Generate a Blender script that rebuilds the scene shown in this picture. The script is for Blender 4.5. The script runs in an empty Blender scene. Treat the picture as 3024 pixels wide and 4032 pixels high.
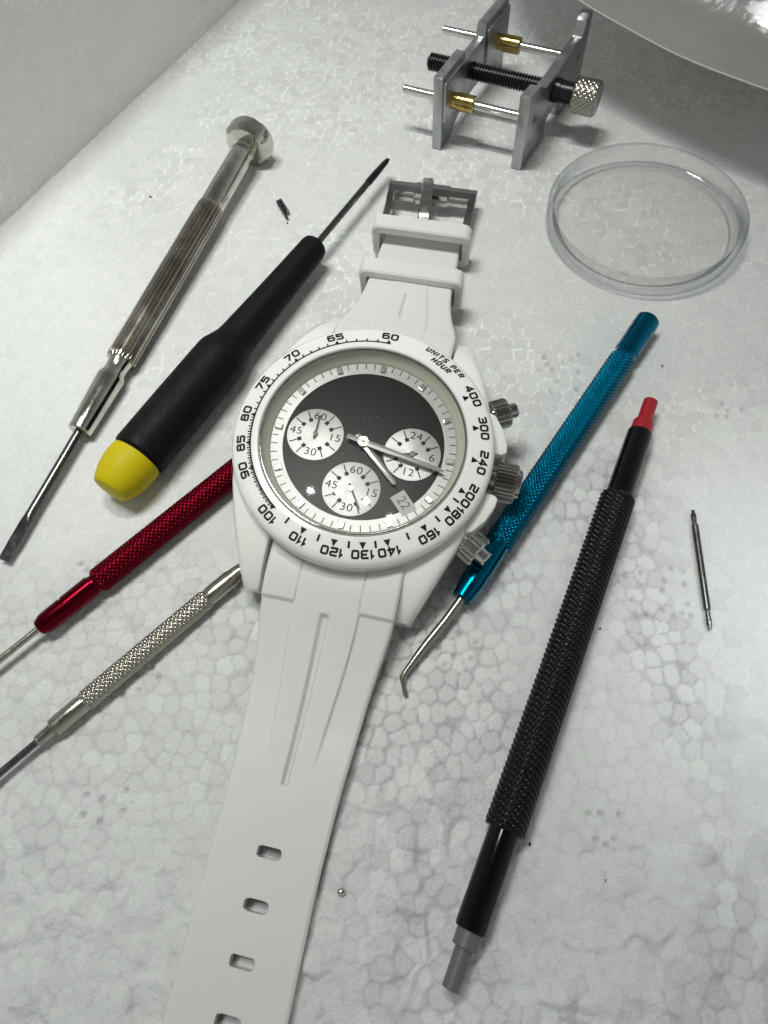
import bpy, bmesh, math, random
import numpy as np
from mathutils import Vector, Matrix, noise as mnoise

random.seed(7)
RNG = np.random.RandomState(11)
MM = 0.001
C = bpy.context.scene.collection
SC = bpy.context.scene
rad = math.radians

# ------------------------------------------------------------------ camera
CAM_H, CAM_DEP, CAM_ROLL, CAM_F = 103.3, 63.5, -5.0, 2800.0 / 4032.0
cf = Vector((0, math.cos(rad(CAM_DEP)), -math.sin(rad(CAM_DEP))))
cr0 = Vector((1, 0, 0)); cu0 = cr0.cross(cf)
cR = math.cos(rad(CAM_ROLL)) * cr0 + math.sin(rad(CAM_ROLL)) * cu0
cU = -math.sin(rad(CAM_ROLL)) * cr0 + math.cos(rad(CAM_ROLL)) * cu0
cam_d = bpy.data.cameras.new("camera"); cam = bpy.data.objects.new("camera", cam_d); C.objects.link(cam)
cam.matrix_world = Matrix(((cR.x, cU.x, -cf.x, 0), (cR.y, cU.y, -cf.y, 0), (cR.z, cU.z, -cf.z, CAM_H * MM), (0, 0, 0, 1)))
cam_d.sensor_fit = 'VERTICAL'; cam_d.sensor_height = 36.0; cam_d.sensor_width = 27.0
cam_d.lens = 36.0 * CAM_F
cam_d.clip_start = 0.005; cam_d.clip_end = 20
cam_d.dof.use_dof = True; cam_d.dof.focus_distance = 0.106; cam_d.dof.aperture_fstop = 70
SC.camera = cam

# ------------------------------------------------------------------ world and lamps
w = bpy.data.worlds.new("World"); SC.world = w; w.use_nodes = True
wbg = w.node_tree.nodes['Background']
wbg.inputs[1].default_value = 1.0
_nt = w.node_tree; _tc = _nt.nodes.new('ShaderNodeTexCoord'); _sx = _nt.nodes.new('ShaderNodeSeparateXYZ'); _rp = _nt.nodes.new('ShaderNodeValToRGB')
_nt.links.new(_tc.outputs['Generated'], _sx.inputs[0]); _nt.links.new(_sx.outputs[2], _rp.inputs[0]); _nt.links.new(_rp.outputs[0], wbg.inputs[0])
# a room: pale walls, dimmer ceiling
_rp.color_ramp.elements[0].color = (0.44, 0.458, 0.448, 1); _rp.color_ramp.elements[1].color = (0.055, 0.058, 0.056, 1)

def lamp(name, loc, aim, size, power, col, shape='DISK', spread=180):
    d = bpy.data.lights.new(name, 'AREA'); d.shape = shape; d.size = size * MM; d.energy = power; d.color = col; d.spread = rad(spread)
    o = bpy.data.objects.new(name, d); C.objects.link(o)
    o.location = Vector(loc) * MM
    o.rotation_euler = (Vector(aim) - Vector(loc)).to_track_quat('-Z', 'Y').to_euler()
    return o
LAMP_Z = 310.0
for (px, py, pz), (dx, dy, dz_) in (((-10.2, 49, 13.9), (-.064, .288, .956)), ((-6.3, 48.5, 13.7), (-.025, .284, .958)), ((-2.4, 46.8, 13.5), (.012, .269, .963)), ((.7, 44, 13.1), (.044, .244, .969))):
    k_ = (LAMP_Z - pz) / dz_
    lamp("ceiling_spot", (px + dx * k_, py + dy * k_, LAMP_Z), (-32, 112, 0), 2.6, 0.0160, (1.0, 0.985, 0.94), 'SQUARE', 80)
lamp("ceiling_panel", (-112, 140, 430), (-48, 105, 0), 92, 0.118, (0.96, 1.0, 0.98), 'SQUARE', 64)
lamp("added_pool_light", (150, 75, 330), (62, 24, 0), 22, 0.0026, (0.97, 1.0, 1.0), 'DISK', 14)  # added light out of frame, only makes the bright pool on the foam

SC.view_settings.view_transform = 'Standard'; SC.view_settings.look = 'None'
SC.view_settings.exposure = 0.2; SC.view_settings.gamma = 1.0

# ------------------------------------------------------------------ materials
def mat(name, col, rough=0.5, metal=0.0, spec=0.5, coat=0.0, sss=0.0, sssr=(1, 1, 1), bump=None, var=0.0, vscale=400, vcol=None, rvar=0.0, coat_rough=0.05, trans=0.0, aniso=0.0):
    m = bpy.data.materials.new(name); m.use_nodes = True
    nt = m.node_tree; b = nt.nodes['Principled BSDF']
    b.inputs['Base Color'].default_value = (*col, 1); b.inputs['Roughness'].default_value = rough
    b.inputs['Metallic'].default_value = metal; b.inputs['Specular IOR Level'].default_value = spec
    b.inputs['Coat Weight'].default_value = coat; b.inputs['Coat Roughness'].default_value = coat_rough
    b.inputs['Transmission Weight'].default_value = trans
    if sss:
        b.inputs['Subsurface Weight'].default_value = sss
        b.inputs['Subsurface Radius'].default_value = sssr; b.inputs['Subsurface Scale'].default_value = 0.001
    tc = nt.nodes.new('ShaderNodeTexCoord')
    if var or rvar:
        n = nt.nodes.new('ShaderNodeTexNoise'); n.inputs['Scale'].default_value = vscale; n.inputs['Detail'].default_value = 6
        n.inputs['Roughness'].default_value = 0.65
        nt.links.new(tc.outputs['Object'], n.inputs['Vector'])
        if var:
            mx = nt.nodes.new('ShaderNodeMix'); mx.data_type = 'RGBA'
            v2 = vcol or tuple(c * (1 - var) for c in col)
            mx.inputs[6].default_value = (*v2, 1); mx.inputs[7].default_value = (*col, 1)
            rp = nt.nodes.new('ShaderNodeValToRGB'); rp.color_ramp.elements[0].position = 0.38; rp.color_ramp.elements[1].position = 0.62
            nt.links.new(n.outputs[0], rp.inputs[0]); nt.links.new(rp.outputs[0], mx.inputs[0]); nt.links.new(mx.outputs[2], b.inputs['Base Color'])
        if rvar:
            mr = nt.nodes.new('ShaderNodeMapRange'); mr.inputs[1].default_value = 0.3; mr.inputs[2].default_value = 0.7
            mr.inputs[3].default_value = max(0.02, rough - rvar); mr.inputs[4].default_value = rough + rvar
            nt.links.new(n.outputs[0], mr.inputs[0]); nt.links.new(mr.outputs[0], b.inputs['Roughness'])
    if bump:
        sc, st, dist = bump
        n2 = nt.nodes.new('ShaderNodeTexNoise'); n2.inputs['Scale'].default_value = sc; n2.inputs['Detail'].default_value = 5
        nt.links.new(tc.outputs['Object'], n2.inputs['Vector'])
        bp = nt.nodes.new('ShaderNodeBump'); bp.inputs['Strength'].default_value = st; bp.inputs['Distance'].default_value = dist
        nt.links.new(n2.outputs[0], bp.inputs['Height']); nt.links.new(bp.outputs[0], b.inputs['Normal'])
    return m

M = {}
M['ceramic'] = mat('white_ceramic', (0.82, 0.81, 0.765), 0.12, coat=0.6, sss=0.25, sssr=(1.6, 1.5, 1.2), rvar=0.06, vscale=260)
M['bezel'] = mat('bezel_ceramic', (0.83, 0.83, 0.80), 0.2, coat=0.25, sss=0.2, sssr=(1.2, 1.2, 1.0), rvar=0.05, vscale=300)
M['rehaut'] = mat('cream_ring', (0.62, 0.61, 0.52), 0.22, coat=0.3)
M['silicone'] = mat('white_silicone', (0.66, 0.66, 0.635), 0.5, spec=0.35, sss=0.3, sssr=(1.5, 1.5, 1.3), bump=(2600, 0.12, 0.0002), rvar=0.08, vscale=200)
M['ink'] = mat('black_ink', (0.006, 0.006, 0.006), 0.5, spec=0.2)
M['dial_black'] = mat('black_dial', (0.0055, 0.0055, 0.006), 0.3, spec=0.12, bump=(9000, 0.15, 0.0001), var=0.25, vscale=3000)
M['steel'] = mat('polished_steel', (0.62, 0.61, 0.58), 0.12, 1.0, rvar=0.06, vscale=500)
M['chrome'] = mat('chrome_plate', (0.66, 0.65, 0.60), 0.13, 1.0, rvar=0.07, vscale=300, var=0.25, vcol=(0.5, 0.47, 0.41))
M['worn_chrome'] = mat('worn_chrome', (0.50, 0.47, 0.42), 0.2, 1.0, rvar=0.06, vscale=160, var=0.4, vcol=(0.36, 0.32, 0.27))
M['dark_steel'] = mat('dark_steel', (0.13, 0.13, 0.13), 0.25, 1.0, rvar=0.1, vscale=500)
M['gun'] = mat('polished_buckle_steel', (0.5, 0.49, 0.47), 0.08, 1.0, rvar=0.05, vscale=500)
M['crown'] = mat('polished_crown_steel', (0.40, 0.39, 0.37), 0.08, 1.0, rvar=0.04, vscale=500)
M['nickel'] = mat('nickel', (0.40, 0.375, 0.32), 0.24, 1.0, rvar=0.08, vscale=700)
M['hand'] = mat('polished_hand', (0.92, 0.91, 0.88), 0.3, 1.0)
M['alu'] = mat('brushed_aluminium', (0.50, 0.51, 0.52), 0.36, 1.0, rvar=0.1, vscale=300, bump=(1500, 0.15, 0.0002), var=0.2)
M['brass'] = mat('brass', (0.52, 0.40, 0.17), 0.2, 1.0, rvar=0.08, vscale=500, var=0.35, vcol=(0.38, 0.26, 0.07))
M['copper'] = mat('copper_pin', (0.25, 0.10, 0.05), 0.3, 1.0)
M['screw'] = mat('black_oxide', (0.018, 0.018, 0.022), 0.3, 0.6)
M['rubber'] = mat('black_rubber', (0.005, 0.005, 0.0055), 0.55, spec=0.14, bump=(1800, 0.3, 0.0002), rvar=0.1, vscale=600)
M['gloss_black'] = mat('gloss_black', (0.003, 0.003, 0.003), 0.12, spec=0.25)
M['knurl_black'] = mat('black_anodised', (0.003, 0.003, 0.0033), 0.2, spec=0.2, rvar=0.1, vscale=900)
M['yellow'] = mat('yellow_plastic', (0.56, 0.455, 0.004), 0.5, spec=0.18, bump=(2500, 0.15, 0.0002))
M['redplastic'] = mat('red_plastic', (0.36, 0.006, 0.016), 0.42, sss=0.2, sssr=(1.2, 0.2, 0.2))
M['greyplastic'] = mat('grey_plastic', (0.12, 0.12, 0.12), 0.4)
M['blue'] = mat('blue_anodised', (0.0, 0.135, 0.24), 0.17, 1.0, rvar=0.05, vscale=400)
M['red'] = mat('red_anodised', (0.125, 0.003, 0.011), 0.24, 1.0, rvar=0.05, vscale=400)
M['foam_dust'] = mat('white_lint', (0.6, 0.6, 0.6), 0.7)
M['date_plate'] = mat('date_plate', (0.48, 0.48, 0.475), 0.5)
M['date_ink'] = mat('grey_ink', (0.09, 0.09, 0.09), 0.5)
M['speck'] = mat('dark_grit', (0.02, 0.02, 0.02), 0.6)
M['lume'] = mat('index_silver', (0.75, 0.74, 0.70), 0.16, 1.0)

def clear(name, tint, facing_tint, gloss_rough=0.012, ior=1.5):
    m = bpy.data.materials.new(name); m.use_nodes = True; nt = m.node_tree
    for n in list(nt.nodes): nt.nodes.remove(n)
    out = nt.nodes.new('ShaderNodeOutputMaterial'); mix = nt.nodes.new('ShaderNodeMixShader')
    tr = nt.nodes.new('ShaderNodeBsdfTransparent'); gl = nt.nodes.new('ShaderNodeBsdfGlossy'); gl.inputs['Roughness'].default_value = gloss_rough
    fr = nt.nodes.new('ShaderNodeFresnel'); fr.inputs[0].default_value = ior
    lw = nt.nodes.new('ShaderNodeLayerWeight'); lw.inputs[0].default_value = 0.35
    cm = nt.nodes.new('ShaderNodeMix'); cm.data_type = 'RGBA'
    cm.inputs[6].default_value = (*tint, 1); cm.inputs[7].default_value = (*facing_tint, 1)
    pw = nt.nodes.new('ShaderNodeMath'); pw.operation = 'POWER'; pw.inputs[1].default_value = 1.9; lw.inputs[0].default_value = 0.5
    nt.links.new(lw.outputs['Facing'], pw.inputs[0]); nt.links.new(pw.outputs[0], cm.inputs[0]); nt.links.new(cm.outputs[2], tr.inputs[0])
    ge = nt.nodes.new('ShaderNodeNewGeometry'); iv = nt.nodes.new('ShaderNodeMath'); iv.operation = 'SUBTRACT'; iv.inputs[0].default_value = 1.0
    ml = nt.nodes.new('ShaderNodeMath'); ml.operation = 'MULTIPLY'
    nt.links.new(ge.outputs['Backfacing'], iv.inputs[1]); nt.links.new(iv.outputs[0], ml.inputs[0]); nt.links.new(fr.outputs[0], ml.inputs[1]); nt.links.new(ml.outputs[0], mix.inputs[0]); nt.links.new(tr.outputs[0], mix.inputs[1]); nt.links.new(gl.outputs[0], mix.inputs[2])
    nt.links.new(mix.outputs[0], out.inputs[0])
    return m
M['crystal'] = clear('watch_crystal', (0.98, 0.98, 0.97), (0.9, 0.9, 0.88))
_n = M['crystal'].node_tree; _o = [q for q in _n.nodes if q.type == 'OUTPUT_MATERIAL'][0]; _src = _o.inputs[0].links[0].from_socket
_sm = _n.nodes.new('ShaderNodeBsdfGlossy'); _sm.inputs['Roughness'].default_value = 0.24; _mx = _n.nodes.new('ShaderNodeMixShader'); _mx.inputs[0].default_value = 0.0016
_n.links.new(_src, _mx.inputs[1]); _n.links.new(_sm.outputs[0], _mx.inputs[2]); _n.links.new(_mx.outputs[0], _o.inputs[0])
M['dish_base'] = clear('clear_dish_base', (0.99, 0.99, 0.988), (0.8, 0.8, 0.8))
M['dish'] = clear('clear_polystyrene', (0.985, 0.985, 0.983), (0.42, 0.44, 0.45))

def silver_dial():
    m = mat('silver_dial', (0.45, 0.45, 0.445), 0.42, 0.5, rvar=0.0)
    nt = m.node_tree; b = nt.nodes['Principled BSDF']
    b.inputs['Anisotropic'].default_value = 0.75; tg = nt.nodes.new('ShaderNodeTangent'); tg.direction_type = 'RADIAL'; tg.axis = 'Z'; nt.links.new(tg.outputs[0], b.inputs['Tangent'])
    tc = nt.nodes.new('ShaderNodeTexCoord'); n = nt.nodes.new('ShaderNodeTexNoise'); n.inputs['Scale'].default_value = 5000; n.inputs['Detail'].default_value = 3
    nt.links.new(tc.outputs['Object'], n.inputs['Vector'])
    bp = nt.nodes.new('ShaderNodeBump'); bp.inputs['Strength'].default_value = 0.35; bp.inputs['Distance'].default_value = 0.0001
    nt.links.new(n.outputs[0], bp.inputs['Height']); nt.links.new(bp.outputs[0], b.inputs['Normal'])
    return m
M['silver'] = silver_dial()

def foam_mat(name):
    m = bpy.data.materials.new(name); m.use_nodes = True; nt = m.node_tree; b = nt.nodes['Principled BSDF']
    L = nt.links.new
    b.inputs['Roughness'].default_value = 0.31; b.inputs['Specular IOR Level'].default_value = 0.5
    tc = nt.nodes.new('ShaderNodeTexCoord')
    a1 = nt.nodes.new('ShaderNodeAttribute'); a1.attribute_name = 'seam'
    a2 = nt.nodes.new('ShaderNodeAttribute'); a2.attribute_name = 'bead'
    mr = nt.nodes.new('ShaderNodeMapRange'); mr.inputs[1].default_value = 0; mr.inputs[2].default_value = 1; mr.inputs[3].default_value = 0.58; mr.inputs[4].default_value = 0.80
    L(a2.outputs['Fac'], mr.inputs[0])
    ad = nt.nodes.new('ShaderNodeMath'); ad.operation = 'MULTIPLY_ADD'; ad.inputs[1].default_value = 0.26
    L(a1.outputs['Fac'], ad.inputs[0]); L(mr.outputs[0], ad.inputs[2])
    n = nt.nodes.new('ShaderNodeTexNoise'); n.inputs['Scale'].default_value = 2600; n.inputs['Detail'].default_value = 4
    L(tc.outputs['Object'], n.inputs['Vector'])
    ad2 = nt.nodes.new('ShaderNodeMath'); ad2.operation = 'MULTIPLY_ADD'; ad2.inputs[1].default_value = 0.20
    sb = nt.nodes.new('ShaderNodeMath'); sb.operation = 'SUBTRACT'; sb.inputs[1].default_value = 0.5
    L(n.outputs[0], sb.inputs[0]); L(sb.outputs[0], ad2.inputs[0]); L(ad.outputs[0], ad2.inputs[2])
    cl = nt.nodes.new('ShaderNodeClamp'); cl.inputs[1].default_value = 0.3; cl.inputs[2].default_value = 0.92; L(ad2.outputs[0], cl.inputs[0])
    cc = nt.nodes.new('ShaderNodeCombineColor')
    k = [nt.nodes.new('ShaderNodeMath') for _ in range(3)]
    for q, f in zip(k, (0.985, 1.0, 0.975)):
        q.operation = 'MULTIPLY'; q.inputs[1].default_value = f; L(cl.outputs[0], q.inputs[0])
    for i in range(3): L(k[i].outputs[0], cc.inputs[i])
    L(cc.outputs[0], b.inputs['Base Color'])
    n3 = nt.nodes.new('ShaderNodeTexNoise'); n3.inputs['Scale'].default_value = 1900; n3.inputs['Detail'].default_value = 6; n3.inputs['Roughness'].default_value = 0.7
    L(tc.outputs['Object'], n3.inputs['Vector'])
    bp = nt.nodes.new('ShaderNodeBump'); bp.inputs['Strength'].default_value = 0.75; bp.inputs['Distance'].default_value = 0.0004
    L(n3.outputs[0], bp.inputs['Height']); L(bp.outputs[0], b.inputs['Normal'])
    return m
M['foam'] = foam_mat('white_bead_foam')

def bag_mat():
    m = mat('grey_film', (0.36, 0.365, 0.35), 0.25, spec=0.5, coat=0.8, coat_rough=0.08, var=0.12, vscale=35, bump=(55, 0.6, 0.003))
    nt = m.node_tree; b = nt.nodes['Principled BSDF']; out = nt.nodes['Material Output']
    tr = nt.nodes.new('ShaderNodeBsdfTransparent'); tr.inputs[0].default_value = (0.9, 0.9, 0.88, 1); mx = nt.nodes.new('ShaderNodeMixShader'); mx.inputs[0].default_value = 0.42
    nt.links.new(b.outputs[0], mx.inputs[1]); nt.links.new(tr.outputs[0], mx.inputs[2]); nt.links.new(mx.outputs[0], out.inputs[0])
    return m
M['bag'] = bag_mat()
M['seam'] = mat('film_seam', (0.5, 0.5, 0.48), 0.2, spec=0.6)

# ------------------------------------------------------------------ helpers
def finish(me, smooth=True, ang=35):
    if smooth:
        me.polygons.foreach_set('use_smooth', [True] * len(me.polygons))
        me.set_sharp_from_angle(angle=rad(ang))
    me.update()

def obj(name, verts, faces, m, parent=None, smooth=True, ang=35, inv=None):
    """verts in millimetres, in the parent's frame (inv: world frame, brought into the parent's)"""
    V = [Vector(v) for v in verts]
    if inv is not None: V = [inv @ v for v in V]
    me = bpy.data.meshes.new(name)
    me.from_pydata([(v * MM)[:] for v in V], [], faces)
    me.materials.append(m)
    finish(me, smooth, ang)
    o = bpy.data.objects.new(name, me); C.objects.link(o)
    if parent is not None: o.parent = parent
    return o

def thing(name, label, cat, mtx, group=None):
    o = bpy.data.objects.new(name, None); C.objects.link(o)
    o.empty_display_size = 0.002
    mm = mtx.copy(); mm.translation = mtx.translation * MM; o.matrix_world = mm
    o['label'] = label; o['category'] = cat
    if group: o['group'] = group
    return o

def tag(o, label, cat, group=None):
    o['label'] = label; o['category'] = cat
    if group: o['group'] = group
    return o

def frame(p, x, zup=(0, 0, 1)):
    x = Vector(x).normalized(); z = Vector(zup); z = (z - x * z.dot(x)).normalized(); y = z.cross(x)
    m = Matrix((x, y, z)).transposed().to_4x4(); m.translation = Vector(p); return m

def lathe(prof, seg=40, rfun=None, axis='x', a0=0.0):
    """closed solid of revolution: prof [(s, r)] along the axis"""
    V, F = [], []
    n = len(prof)
    for s, r in prof:
        for k in range(seg):
            a = 2 * math.pi * k / seg + a0
            rr = rfun(s, a, r) if rfun else r
            c, d = rr * math.cos(a), rr * math.sin(a)
            V.append((s, c, d) if axis == 'x' else (c, d, s))
    for i in range(n - 1):
        for k in range(seg):
            k2 = (k + 1) % seg
            q = (i * seg + k, i * seg + k2, (i + 1) * seg + k2, (i + 1) * seg + k)
            F.append(q[::-1] if axis == 'x' else q)
    if prof[0][1] > 1e-6: F.append(tuple(range(seg)) if axis == 'x' else tuple(range(seg))[::-1])
    if prof[-1][1] > 1e-6:
        e = tuple((n - 1) * seg + k for k in range(seg)); F.append(e[::-1] if axis == 'x' else e)
    return V, F

def ring(prof, seg=96, rfun=None):
    """closed profile loop [(r, z)] revolved about z"""
    V, F = [], []; n = len(prof)
    for r, z in prof:
        for k in range(seg):
            a = 2 * math.pi * k / seg
            rr = rfun(r, a) if rfun else r
            V.append((rr * math.cos(a), rr * math.sin(a), z))
    for i in range(n):
        j = (i + 1) % n
        for k in range(seg):
            k2 = (k + 1) % seg
            F.append((i * seg + k, i * seg + k2, j * seg + k2, j * seg + k))
    return V, F

def densify(prof, ds):
    out = [prof[0]]
    for (s0, r0), (s1, r1) in zip(prof, prof[1:]):
        n = max(1, int(abs(s1 - s0) / ds))
        for i in range(1, n + 1):
            t = i / n; out.append((s0 + (s1 - s0) * t, r0 + (r1 - r0) * t))
    return out

def knurl(s0, s1, r, nar, pitch, depth, per=6, spiral=(1.0, 1.0), end=0.5, second=None, seg=None, ds=None):
    """diamond knurled cylinder: nar teeth around, pitch along"""
    n_s = int((s1 - s0) / (ds or pitch / per)); seg = seg or nar * per; nar2, pitch2 = second or (nar, pitch)
    V, F = [], []
    ss = [s0 + (s1 - s0) * i / n_s for i in range(n_s + 1)]
    tri = lambda x: abs((x % 1.0) * 2 - 1)
    for s in ss:
        e = min(1.0, min(s - s0, s1 - s) / end)
        for k in range(seg):
            a = k / seg
            u = a * nar + s / pitch; v = a * nar2 - s / pitch2
            h = max(spiral[0] * max(0, tri(u) * 1.25 - .25), spiral[1] * max(0, tri(v) * 1.25 - .25))
            rr = r - depth * min(h, 1.0) - (1 - e) * depth * 1.2
            ang = 2 * math.pi * a
            V.append((s, rr * math.cos(ang), rr * math.sin(ang)))
    for i in range(n_s):
        for k in range(seg):
            k2 = (k + 1) % seg
            F.append((i * seg + k, (i + 1) * seg + k, (i + 1) * seg + k2, i * seg + k2))
    F.append(tuple(range(seg))); F.append(tuple(n_s * seg + k for k in range(seg))[::-1])
    return V, F

def box(x0, x1, y0, y1, z0, z1, ch=0.0):
    if ch <= 0:
        V = [(x, y, z) for z in (z0, z1) for y in (y0, y1) for x in (x0, x1)]
        F = [(0, 2, 3, 1), (4, 5, 7, 6), (0, 1, 5, 4), (2, 6, 7, 3), (0, 4, 6, 2), (1, 3, 7, 5)]
        return V, F
    bm = bmesh.new(); bmesh.ops.create_cube(bm, size=1)
    for v in bm.verts:
        v.co = Vector(((x0 + x1) / 2 + v.co.x * (x1 - x0), (y0 + y1) / 2 + v.co.y * (y1 - y0), (z0 + z1) / 2 + v.co.z * (z1 - z0)))
    bmesh.ops.bevel(bm, geom=bm.edges[:], offset=ch, segments=3, affect='EDGES', profile=0.5)
    bm.verts.index_update(); V = [v.co.copy() for v in bm.verts]; F = [tuple(v.index for v in f.verts) for f in bm.faces]; bm.free()
    return V, F

def prism(poly, h0, h1, ch=0.0):
    """extruded 2D polygon (x, y) between z = h0 and h1"""
    bm = bmesh.new(); b = [bm.verts.new((x, y, h0)) for x, y in poly]
    f = bm.faces.new(b); r = bmesh.ops.extrude_face_region(bm, geom=[f])
    for v in r['geom']:
        if isinstance(v, bmesh.types.BMVert): v.co.z = h1
    bmesh.ops.recalc_face_normals(bm, faces=bm.faces[:])
    if ch: bmesh.ops.bevel(bm, geom=bm.edges[:], offset=ch, segments=2, affect='EDGES', profile=0.5, clamp_overlap=True)
    bm.verts.index_update(); V = [v.co.copy() for v in bm.verts]; F = [tuple(v.index for v in f.verts) for f in bm.faces]; bm.free()
    return V, F

def join(*parts):
    V, F = [], []
    for v, f in parts:
        n = len(V); V += list(v); F += [tuple(i + n for i in q) for q in f]
    return V, F

def xf(part, m): return [m @ Vector(v) for v in part[0]], part[1]

def tube(pts, radii, seg=16):
    V, F = [], []; n = len(pts); P = [Vector(p) for p in pts]
    up = Vector((0.13, 0.21, 1)).normalized()
    for i in range(n):
        t = (P[min(i + 1, n - 1)] - P[max(i - 1, 0)]).normalized()
        x = (up - t * up.dot(t)).normalized(); y = t.cross(x)
        for k in range(seg):
            a = 2 * math.pi * k / seg
            V.append(P[i] + (x * math.cos(a) + y * math.sin(a)) * radii[i])
    for i in range(n - 1):
        for k in range(seg):
            k2 = (k + 1) % seg; F.append((i * seg + k, i * seg + k2, (i + 1) * seg + k2, (i + 1) * seg + k))
    F.append(tuple(range(seg))[::-1]); F.append(tuple((n - 1) * seg + k for k in range(seg)))
    return V, F

# ------------------------------------------------------------------ foam box: floor and wall
def vnoise(x, y, sc, seed):
    r = np.random.RandomState(seed); G = r.rand(512, 512)
    u = x / sc + 1000.0; v = y / sc + 1000.0
    i = np.floor(u).astype(int); j = np.floor(v).astype(int); fx = u - i; fy = v - j
    fx = fx * fx * (3 - 2 * fx); fy = fy * fy * (3 - 2 * fy)
    g = lambda a, b: G[a % 512, b % 512]
    return (g(i, j) * (1 - fx) + g(i + 1, j) * fx) * (1 - fy) + (g(i, j + 1) * (1 - fx) + g(i + 1, j + 1) * fx) * fy

def fbm(x, y, sc, seed, o=4):
    s = 0; a = 1; t = 0
    for k in range(o):
        s = s + a * vnoise(x, y, sc / 2 ** k, seed + k); t += a; a *= 0.5
    return s / t

def sm(x, a, b):
    t = np.clip((x - a) / (b - a), 0, 1); return t * t * (3 - 2 * t)

def cells(x, y, size, seed):
    r = np.random.RandomState(seed); J = r.rand(256, 256, 2); Hh = r.rand(256, 256, 3)
    u = x / size + 500; v = y / size + 500
    i = np.floor(u).astype(int); j = np.floor(v).astype(int)
    f1 = np.full(x.shape, 9.0); f2 = np.full(x.shape, 9.0); h = np.zeros(x.shape + (3,)); cx = np.zeros(x.shape); cy = np.zeros(x.shape)
    for di in range(-2, 3):
        for dj in range(-2, 3):
            a = (i + di) % 256; b = (j + dj) % 256
            px = i + di + 0.18 + 0.64 * J[a, b, 0] + 0.5 * ((j + dj) % 2); py = j + dj + 0.18 + 0.64 * J[a, b, 1]
            d = np.hypot(u - px, v - py)
            near = d < f1
            f2 = np.where(near, f1, np.minimum(f2, d)); f1 = np.where(near, d, f1)
            h[near] = Hh[a, b][near]; cx = np.where(near, u - px, cx); cy = np.where(near, v - py, cy)
    return f1 * size, f2 * size, h, cx * size, cy * size

def seg_dist(x, y, p, q):
    px, py = p; qx, qy = q; dx, dy = qx - px, qy - py; L = dx * dx + dy * dy
    t = np.clip(((x - px) * dx + (y - py) * dy) / L, 0, 1)
    d = np.hypot(x - px - t * dx, y - py - t * dy)
    side = np.sign((x - px) * dy - (y - py) * dx)
    return d, side, t

DOTS = []
rr_ = random.Random(5)
for (cx, cy, n, sp) in ((40.5, 33.5, 22, 4.6), (34, 76, 18, 4.2), (26, 2, 9, 2.6), (9, 28.5, 10, 3.0), (-42, 10, 8, 3.2), (-38, 27, 8, 3.0), (61, 64, 8, 3.0), (-47, 45, 8, 3.0)):
    k = 0
    while k < n:
        x = cx + rr_.uniform(-sp, sp); y = cy + rr_.uniform(-sp, sp)
        if all(math.hypot(x - a, y - b) > 1.25 for a, b in DOTS): DOTS.append((x, y))
        k += 1

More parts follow.
